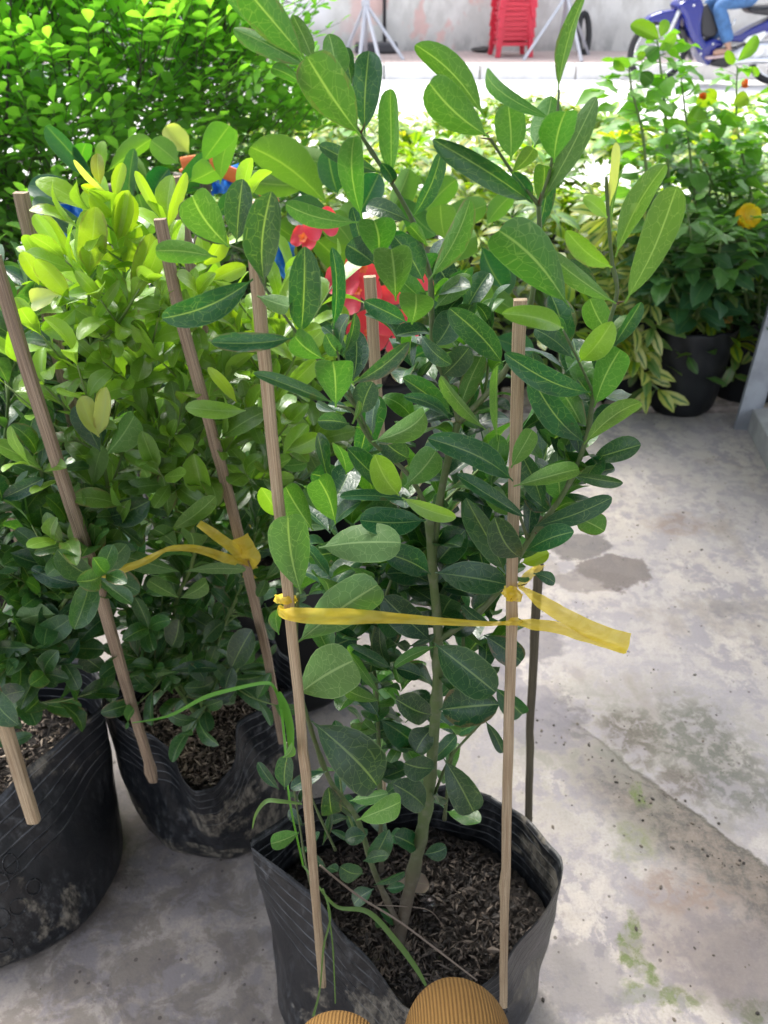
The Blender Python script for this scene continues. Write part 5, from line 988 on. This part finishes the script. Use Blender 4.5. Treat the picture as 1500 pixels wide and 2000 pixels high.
labs = ['lowest red plastic stool of the stack across the road', 'second red stool from the bottom of the stack by the wall', 'third red stool from the bottom of the stack by the wall', 'fourth red stool from the bottom of the stack by the wall', 'fifth red stool from the bottom of the stack by the wall', 'topmost red stool of the stack by the wall']
for i, l in enumerate(labs):
    loc = (sb.x, sb.y, sb.z + i * .095)
    if i == 0: st.location = loc; st['label'] = l; st.rotation_euler.z = .12
    else: copy_tree(st, loc, l, .12 + rnd.uniform(-.03, .03))
# white steel stands
Mw = simple('white painted steel', (.42, .43, .47), .5)
def stand(label, legs, Y, r=.022, extra=None):
    ps = [[P(*a), P(*b)] for a, b in legs]; b0 = min((p for q in ps for p in q), key=lambda p: p.z)
    root = empty('steel_stand', (b0.x, b0.y, .1), label, 'steel stand', 'steel stands across the road')
    for a, b in ps:
        b.z = max(b.z, .10); T = Tubes(); T.add([a, b], r, 4, 1, True, up=(0, 0, 1)); T.build('leg', Mw, root, False)
    if extra:
        for a, b, rr in extra: T = Tubes(); T.add([P(*a), P(*b)], rr, 6, 1); T.build('post', Mw, root)
def at_z(px, Y, z):   # point at depth Y and height z under image column px
    t = (Y * cp - (z - CAMH) * sp); return Vector(((px - 750) / FPX * t, Y, z))
def stand2(label, ax, az, feet, Y, post=None, r=.02):
    apex = at_z(ax, Y, az); root = empty('steel_stand', (apex.x, Y, .1), label, 'steel stand', 'steel stands across the road')
    for (fx, fy) in feet: T = Tubes(); T.add([apex, at_z(fx, Y + fy, .10)], r, 4, 1, True, up=(0, 0, 1)); T.build('leg', Mw, root, False)
    T = Tubes(); T.add([at_z(ax, Y, .12), at_z(ax, Y, 1.7)], r * 1.1, 6, 1); T.build('post', Mw, root)
    bm = bmesh.new(); box_bm(bm, apex, (.09, .07, .07), None, .01); bm_obj('bracket', bm, Mw, root)
stand2('white steel stand with splayed legs left of the stools', 714, .62, ((672, .1), (702, -.45), (742, -.5), (788, -.25)), 10.55)
stand2('white steel stand with splayed legs right of the stools', 1108, .70, ((1022, -.35), (1090, .3), (1136, -.5), (1150, .3)), 10.6)
bm = bmesh.new(); q = at_z(735, 11.1, .16); box_bm(bm, q, (.5, .25, .1), None, .02); tag(bm_obj('low_box', bm, simple('dark box', (.05, .05, .055), .6)), 'low dark box on the pavement behind the left steel stand', 'box')
T = Tubes(); q = at_z(751, 11.35, .1); T.add([q, q + Vector((0, 0, 3))], .02, 8, 1); tag(T.build('pipe', simple('dark pipe', (.04, .04, .045), .5)), 'dark vertical pipe on the wall between white and grey plaster', 'pipe')
bm = bmesh.new(); bmesh.ops.create_icosphere(bm, subdivisions=2, radius=.1)
for v in bm.verts: v.co = Vector((v.co.x * 1.3, v.co.y, v.co.z * .35)) * (1 + .15 * math.sin(v.co.x * 40))
q = at_z(942, 11.2, .13); bmesh.ops.translate(bm, verts=bm.verts, vec=q); tag(bm_obj('rubble', bm, simple('dark rubble', (.07, .065, .06), .9)), 'small dark heap of rubble at the foot of the wall', 'rubble')
T = Tubes(); c = at_z(1140, 11.0, .30)
pts = [c + Vector((math.cos(a) * .06, math.sin(a) * .10, math.sin(a) * .2)) for a in [k * 2 * PI / 24 for k in range(25)]]; T.add(pts, .035, 8, 1, False); tag(T.build('tyre', simple('old tyre', (.02, .02, .02), .8)), 'old black tyre leaning behind the right steel stand', 'tyre')

# ---------------------------------------------------------------- motorbike and rider
BY = 9.25
def W7(x, y, dy=0): return P(1150 + x / 4.286, y / 4.286, BY + dy)
def prof(name, pts, th, mat, parent, dy=0, bev=.012): return prism(name, [W7(x, y, dy) for x, y in pts], th, mat, parent, bev, False)
ax_f = at_z(1285, BY, .29); ax_f = Vector((ax_f.x, BY, .262)); wb = 1.19
mb = empty('motorbike', (ax_f.x + .55, BY, -.03), 'dark blue underbone motorbike with wire wheels riding past the wall', 'motorbike')
Mt, Mc, Mb, Mk, Ms = simple('tyre rubber', (.02, .02, .022), .8), simple('chrome', (.75, .76, .78), .2, 1.0), simple('blue paint', (.006, .013, .17), .25, 0, 0, spec=.7), simple('black plastic', (.02, .02, .024), .45), simple('cast alloy', (.55, .56, .58), .38, .7, 25, .25)
def wheel(c, R_=.29):
    root = bpy.data.objects.new('wheel', None); COL.objects.link(root); root.location = (c.x, c.y, c.z); root.parent = mb; root.matrix_parent_inverse = Matrix.Translation(mb.location).inverted(); bpy.context.view_layer.update()
    def ring(nm, r, rr, m, sc=1):
        T = Tubes(); T.add([c + Vector((math.cos(a) * r, 0, math.sin(a) * r)) for a in [k * 2 * PI / 48 for k in range(49)]], rr, 10, 1, False); o = T.build(nm, m, None); o.parent = root; o.matrix_parent_inverse = Matrix.Translation(c).inverted(); return o
    ring('tyre', R_ - .030, .030, Mt); ring('rim', R_ - .066, .011, Mc)
    T = Tubes()
    for k in range(36):
        a = k * 2 * PI / 36; b = a + (.5 if k % 2 else -.5); s = .022 * (1 if k % 4 < 2 else -1); T.add([c + Vector((math.cos(b) * .035, s, math.sin(b) * .035)), c + Vector((math.cos(a) * (R_ - .07), 0, math.sin(a) * (R_ - .07)))], .0016, 4, 1, False)
    o = T.build('spokes', Mc, None); o.parent = root; o.matrix_parent_inverse = Matrix.Translation(c).inverted()
    T = Tubes(); T.add([c + Vector((0, -.05, 0)), c + Vector((0, .05, 0))], .05, 18, 1); o = T.build('hub', Ms, None); o.parent = root; o.matrix_parent_inverse = Matrix.Translation(c).inverted()
wheel(ax_f); wheel(ax_f + Vector((wb, 0, 0)))
prof('front_fender', [(438, 195), (500, 130), (600, 92), (700, 76), (758, 82), (760, 150), (742, 262), (700, 262), (690, 235), (640, 195), (560, 178), (490, 190)], .13, Mb, mb, 0, .02)
prof('leg_shield', [(700, 40), (770, -10), (900, -30), (925, 40), (900, 180), (905, 290), (935, 350), (1000, 310), (1100, 330), (1085, 390), (1040, 400), (985, 500), (962, 552), (900, 468), (838, 345), (790, 230), (755, 120)], .34, Mb, mb, 0, .035)
prof('mud_guard', [(745, 235), (790, 240), (860, 505), (815, 450), (775, 330)], .14, Mk, mb, 0, .01)
prof('shield_inner', [(905, 60), (960, 20), (1010, 110), (1060, 230), (1030, 300), (960, 315), (905, 290)], .24, Mk, mb, 0, .02)
prof('side_body', [(1100, 300), (1230, 290), (1330, 230), (1500, 150), (1700, 60), (1900, 20), (1900, 90), (1700, 160), (1500, 250), (1380, 330), (1240, 350), (1120, 340)], .20, Mb, mb, 0, .02)
prof('side_cover', [(1255, 345), (1300, 300), (1440, 252), (1448, 270), (1390, 345), (1330, 362)], .25, simple('white trim', (.75, .75, .74), .4), mb, 0, .01)
prof('seat', [(1290, 60), (1500, 35), (1900, -40), (2000, -20), (1960, 20), (1700, 80), (1480, 130), (1330, 110)], .24, Mk, mb, 0, .03)
prof('engine', [(1130, 440), (1250, 380), (1400, 350), (1560, 330), (1640, 420), (1560, 530), (1380, 530), (1180, 545), (1130, 500)], .24, Ms, mb, 0, .03)
prof('engine_underside', [(985, 520), (1060, 460), (1150, 455), (1180, 540), (1120, 566), (1000, 545)], .18, Mk, mb, 0, .02)
T = Tubes(); T.add([W7(1180, 520, -.14), W7(1400, 505, -.15), W7(1700, 500, -.16), W7(2100, 440, -.16)], [.02, .022, .04, .045], 10, 4); T.build('exhaust', Mc, mb)
for s in (-.075, .075): T = Tubes(); T.add([ax_f + Vector((0, s, 0)), W7(745, 120, s), W7(830, -60, s)], .022, 8, 1); T.build('fork', Ms, mb)
T = Tubes(); T.add([W7(830, -110, -.32), W7(860, -170, -.2), W7(860, -180, 0), W7(860, -170, .2), W7(830, -110, .32)], .014, 8, 4); T.build('handlebar', Mk, mb)
bm = bmesh.new(); bmesh.ops.create_uvsphere(bm, u_segments=16, v_segments=10, radius=.11); bmesh.ops.translate(bm, verts=bm.verts, vec=W7(820, -150)); bm_obj('headlight', bm, simple('lamp glass', (.6, .62, .65), .15), mb, True)
T = Tubes(); T.add([W7(1180, 210, -.14), W7(1215, 200, -.15), W7(1225, 160, -.15)], .008, 6, 1); T.build('helmet_hook', Mc, mb)
T = Tubes(); T.add([W7(1060, 420, -.2), W7(1240, 395, -.2)], .014, 8, 1); T.build('footrest', Mk, mb)
for (x, y) in ((880, 45), (1040, 368), (940, 450)):
    bm = bmesh.new(); bmesh.ops.create_uvsphere(bm, u_segments=10, v_segments=8, radius=.012); bmesh.ops.translate(bm, verts=bm.verts, vec=W7(x, y, -.175)); bm_obj('bolt', bm, Mc, mb, True)
def skin(name, joints, edges, mat, parent, sub=2):
    """joints: dict name->(Vector, radius or (rx, ry)); first joint is the root"""
    ks = list(joints); me = bpy.data.meshes.new(name); me.from_pydata([tuple(joints[k][0]) for k in ks], [(ks.index(a), ks.index(b)) for a, b in edges], []); me.update()
    o = bpy.data.objects.new(name, me); COL.objects.link(o); md = o.modifiers.new('skin', 'SKIN'); md.use_smooth_shade = True
    if not me.skin_vertices: me.attributes
    sv = me.skin_vertices
    if not sv:
        bpy.context.view_layer.objects.active = o; bm = bmesh.new(); bm.from_mesh(me); bm.verts.layers.skin.verify(); bm.to_mesh(me); bm.free(); sv = me.skin_vertices
    for i, k in enumerate(ks):
        r = joints[k][1]; r = (r, r) if not isinstance(r, tuple) else r; sv[0].data[i].radius = r; sv[0].data[i].use_root = (i == 0); sv[0].data[i].use_loose = False
    s2 = o.modifiers.new('sub', 'SUBSURF'); s2.levels = sub; s2.render_levels = sub
    bpy.context.view_layer.update(); dg = bpy.context.evaluated_depsgraph_get(); m2 = bpy.data.meshes.new_from_object(o.evaluated_get(dg)); o.modifiers.clear(); o.data = m2; bpy.data.meshes.remove(me)
    m2.materials.clear(); m2.materials.append(mat); m2.polygons.foreach_set('use_smooth', [True] * len(m2.polygons))
    if parent is not None: o.parent = parent; o.matrix_parent_inverse = Matrix.Translation(parent.location).inverted()
    return o
Mj = simple('blue denim', (.045, .12, .27), .85, 0, 18, .25); Mskin = simple('skin', (.34, .20, .14), .55); Mshirt = simple('grey shirt', (.35, .35, .38), .85, 0, 9, .1); Mhair = simple('dark hair', (.015, .012, .01), .6)
V3 = Vector; K = W7(1085, 45, -.17); HP = W7(1420, -50, -.08); AN = W7(1165, 385, -.20)
pr = empty('person', (HP.x, BY, -.03), 'person in blue jeans and sandals riding the blue motorbike', 'person')
hz = HP.z
jn = {'hip': (V3((HP.x, BY, hz)), (.15, .13)), 'waist': (V3((HP.x - .02, BY, hz + .14)), .13)}
for s, nm in ((-1, 'a'), (1, 'b')):
    yy = BY + s * .17; jn['t' + nm] = (V3((HP.x - .08, BY + s * .10, hz - .01)), .10); jn['k' + nm] = (V3((K.x, yy, K.z)), .075); jn['c' + nm] = (V3((K.x * .5 + AN.x * .5 + .015, yy, K.z * .5 + AN.z * .5)), .062); jn['n' + nm] = (V3((AN.x, BY + s * .2, AN.z + .02)), .062)
ed = [('hip', 'waist')] + [x for nm in 'ab' for x in (('hip', 't' + nm), ('t' + nm, 'k' + nm), ('k' + nm, 'c' + nm), ('c' + nm, 'n' + nm))]
# body (continuous): feet, legs, trunk, neck, head, arms
bd = {'pel': (V3((HP.x, BY, hz)), (.12, .10)), 'belly': (V3((HP.x - .02, BY, hz + .2)), (.12, .10)), 'chest': (V3((HP.x - .05, BY, hz + .42)), (.15, .11)), 'neck': (V3((HP.x - .07, BY, hz + .56)), .055), 'head': (V3((HP.x - .09, BY, hz + .68)), .095), 'crown': (V3((HP.x - .08, BY, hz + .76)), .07)}
be = [('pel', 'belly'), ('belly', 'chest'), ('chest', 'neck'), ('neck', 'head'), ('head', 'crown')]
gx = W7(835, -120).x
for s, nm in ((-1, 'a'), (1, 'b')):
    bd['hp' + nm] = (V3((HP.x - .06, BY + s * .10, hz)), .085); bd['kn' + nm] = (V3((K.x + .02, BY + s * .17, K.z - .01)), .042); bd['an' + nm] = (V3((AN.x, BY + s * .2, AN.z)), .03); bd['he' + nm] = (V3((AN.x + .02, BY + s * .2, AN.z - .04)), .034); bd['to' + nm] = (V3((AN.x - .14, BY + s * .22, AN.z - .06)), .026)
    be += [('pel', 'hp' + nm), ('hp' + nm, 'kn' + nm), ('kn' + nm, 'an' + nm), ('an' + nm, 'he' + nm), ('he' + nm, 'to' + nm)]
    bd['sh' + nm] = (V3((HP.x - .06, BY + s * .19, hz + .47)), .055); bd['el' + nm] = (V3((HP.x - .28, BY + s * .27, hz + .25)), .04); bd['wr' + nm] = (V3((gx + .06, BY + s * .30, hz + .26)), .028); bd['ha' + nm] = (V3((gx, BY + s * .30, hz + .28)), .032)
    be += [('chest', 'sh' + nm), ('sh' + nm, 'el' + nm), ('el' + nm, 'wr' + nm), ('wr' + nm, 'ha' + nm)]
skin('body', bd, be, Mskin, pr); skin('jeans', jn, ed, Mj, pr)
sj = {'chest': (bd['chest'][0], (.17, .125)), 'belly': (bd['belly'][0], (.14, .12)), 'hem': (V3((HP.x, BY, hz + .04)), (.15, .13)), 'nk': (bd['neck'][0] - V3((0, 0, .04)), .07)}; se = [('chest', 'belly'), ('belly', 'hem'), ('chest', 'nk')]
for nm in 'ab': sj['s' + nm] = (bd['sh' + nm][0], .07); sj['e' + nm] = (bd['sh' + nm][0].lerp(bd['el' + nm][0], .6), .06); se += [('chest', 's' + nm), ('s' + nm, 'e' + nm)]
skin('shirt', sj, se, Mshirt, pr)
bm = bmesh.new(); bmesh.ops.create_uvsphere(bm, u_segments=20, v_segments=14, radius=.125); bmesh.ops.translate(bm, verts=bm.verts, vec=bd['crown'][0] + V3((.01, 0, -.02))); bm_obj('hair', bm, Mhair, pr, True)
for nm in 'ab':
    bm = bmesh.new(); p = (bd['he' + nm][0] + bd['to' + nm][0]) / 2 + V3((0, 0, -.035)); d = bd['to' + nm][0] - bd['he' + nm][0]; box_bm(bm, p, (.26, .09, .022), Matrix.Rotation(-math.atan2(d.z, -d.x) * -1, 3, 'Y'), .009); bm_obj('sandal', bm, simple('sandal', (.45, .33, .33), .7), pr)

# ---------------------------------------------------------------- the photographer, crouching over the front bag (only the knees show)
def rib_mat():
    m = N('tan ribbed knit'); lv = m.n('ShaderNodeAttribute', attribute_name='luv'); s = m.n('ShaderNodeSeparateXYZ'); m.l(lv.outputs['Vector'], s.inputs[0])
    wv = m.math('SINE', m.math('MULTIPLY', s.outputs[0], 6.2832 * 84)); h = m.math('POWER', m.math('ADD', m.math('MULTIPLY', wv, .5), .5), .6)
    n = m.noise(300, m.pos(), 4); c = m.mix(h, (.08, .040, .012), (.18, .10, .03)); c = m.mix(m.math('MULTIPLY', n, .3), c, (.22, .13, .05)); m.l(c, m.b.inputs['Base Color']); m.b.inputs['Roughness'].default_value = .9; m.b.inputs['Specular IOR Level'].default_value = .15
    m.bump(m.math('ADD', h, m.math('MULTIPLY', n, .25)), .8, .0008); return m.m
M_rib = rib_mat()
ph = empty('person', (.05, -.1, 0), 'crouching person of whom only the tan ribbed knit knees show at the bottom edge', 'person')
def leg_cloth(kx, ky, kz, sx, r):
    """ribbed trouser leg: hem by the ankle, over the knee, back along the thigh"""
    path = [V3((sx, -.05, .12)), V3((sx, .02, .28)), V3((kx, ky - .055, kz - .07)), V3((kx, ky - .022, kz - .012)), V3((kx, ky - .055, kz + .006)), V3((kx - .0, ky - .12, kz + .004)), V3((sx, -.10, kz - .03)), V3((sx * .7, -.28, .36))]
    rad = [.042, .046, r * .98, r, r * 1.04, r * 1.12, .066, .085]
    pts, rr = smooth_path(path, rad, 8); V, F, U = [], [], []; kacc = sum((pts[i] - pts[i - 1]).length for i in range(1, 23)); M_ = 64; up = V3((1, 0, 0)); acc = 0
    for i, p in enumerate(pts):
        d = (pts[min(i + 1, len(pts) - 1)] - pts[max(i - 1, 0)]).normalized(); u = (up - up.dot(d) * d).normalized(); v = d.cross(u); acc += (p - pts[i - 1]).length if i else 0
        for a in range(M_ + 1):
            t = a / M_ * 2 * PI; w_ = 1 + .014 * math.sin(acc * 160 + 2 * t) + .02 * math.sin(3 * t + acc * 40) * math.sin(acc * 55 + t) + .02 * math.exp(-((acc - kacc) / .005) ** 2) - .07 * math.exp(-((acc - kacc + .008 - .004 * math.sin(t)) / .0035) ** 2)
            V.append(p + (u * math.cos(t) + v * math.sin(t)) * rr[i] * w_); U.append((a / M_, acc, 0))
    for i in range(len(pts) - 1):
        for a in range(M_): q = i * (M_ + 1) + a; F.append((q, q + 1, q + M_ + 2, q + M_ + 1))
    return mesh_np('trouser_leg', [tuple(v) for v in V], F, M_rib, ph, True, {'luv': np.array(U)})
KR = P(892, 1990, .285); KL = P(655, 2050, .27)
leg_cloth(KR.x, .30, KR.z, .085, .036); leg_cloth(KL.x, .285, KL.z, -.07, .034)
bd = {'pel': (V3((0, -.34, .34)), (.13, .11)), 'belly': (V3((0, -.36, .55)), (.12, .10)), 'chest': (V3((0, -.36, .80)), (.15, .11)), 'neck': (V3((0, -.33, .97)), .055), 'head': (V3((0, -.30, 1.09)), .09), 'crown': (V3((0, -.31, 1.17)), .07)}
be = [('pel', 'belly'), ('belly', 'chest'), ('chest', 'neck'), ('neck', 'head'), ('head', 'crown')]
for s, nm, kk in ((1, 'a', KR), (-1, 'b', KL)):
    sx = .085 if s > 0 else -.07
    bd['h' + nm] = (V3((s * .09, -.30, .34)), .08); bd['k' + nm] = (V3((kk.x, .235, kk.z - .01)), .026); bd['m' + nm] = (V3((sx, .02, .28)), .032); bd['n' + nm] = (V3((sx, -.05, .10)), .028); bd['f' + nm] = (V3((sx, -.06, .04)), .03); bd['t' + nm] = (V3((sx, .09, .028)), .024)
    be += [('pel', 'h' + nm), ('h' + nm, 'k' + nm), ('k' + nm, 'm' + nm), ('m' + nm, 'n' + nm), ('n' + nm, 'f' + nm), ('f' + nm, 't' + nm)]
    bd['s' + nm] = (V3((s * .18, -.36, .86)), .05); bd['e' + nm] = (V3((s * .26, -.30, .62)), .036); bd['w' + nm] = (V3((s * .16, -.12, .52)), .026); bd['q' + nm] = (V3((s * .11, -.06, .50)), .028)
    be += [('chest', 's' + nm), ('s' + nm, 'e' + nm), ('e' + nm, 'w' + nm), ('w' + nm, 'q' + nm)]
skin('body', bd, be, Mskin, ph)
sj = {'chest': (bd['chest'][0], (.17, .125)), 'belly': (bd['belly'][0], (.14, .12)), 'hem': (bd['pel'][0], (.15, .13))}; se = [('chest', 'belly'), ('belly', 'hem')]
for nm in 'ab': sj['s' + nm] = (bd['s' + nm][0], .065); sj['e' + nm] = (bd['e' + nm][0], .05); sj['w' + nm] = (bd['w' + nm][0], .036); se += [('chest', 's' + nm), ('s' + nm, 'e' + nm), ('e' + nm, 'w' + nm)]
skin('jumper', sj, se, Mshirt, ph)
bm = bmesh.new(); bmesh.ops.create_uvsphere(bm, u_segments=20, v_segments=14, radius=.12); bmesh.ops.translate(bm, verts=bm.verts, vec=V3((0, -.33, 1.16))); bm_obj('hair', bm, Mhair, ph, True)
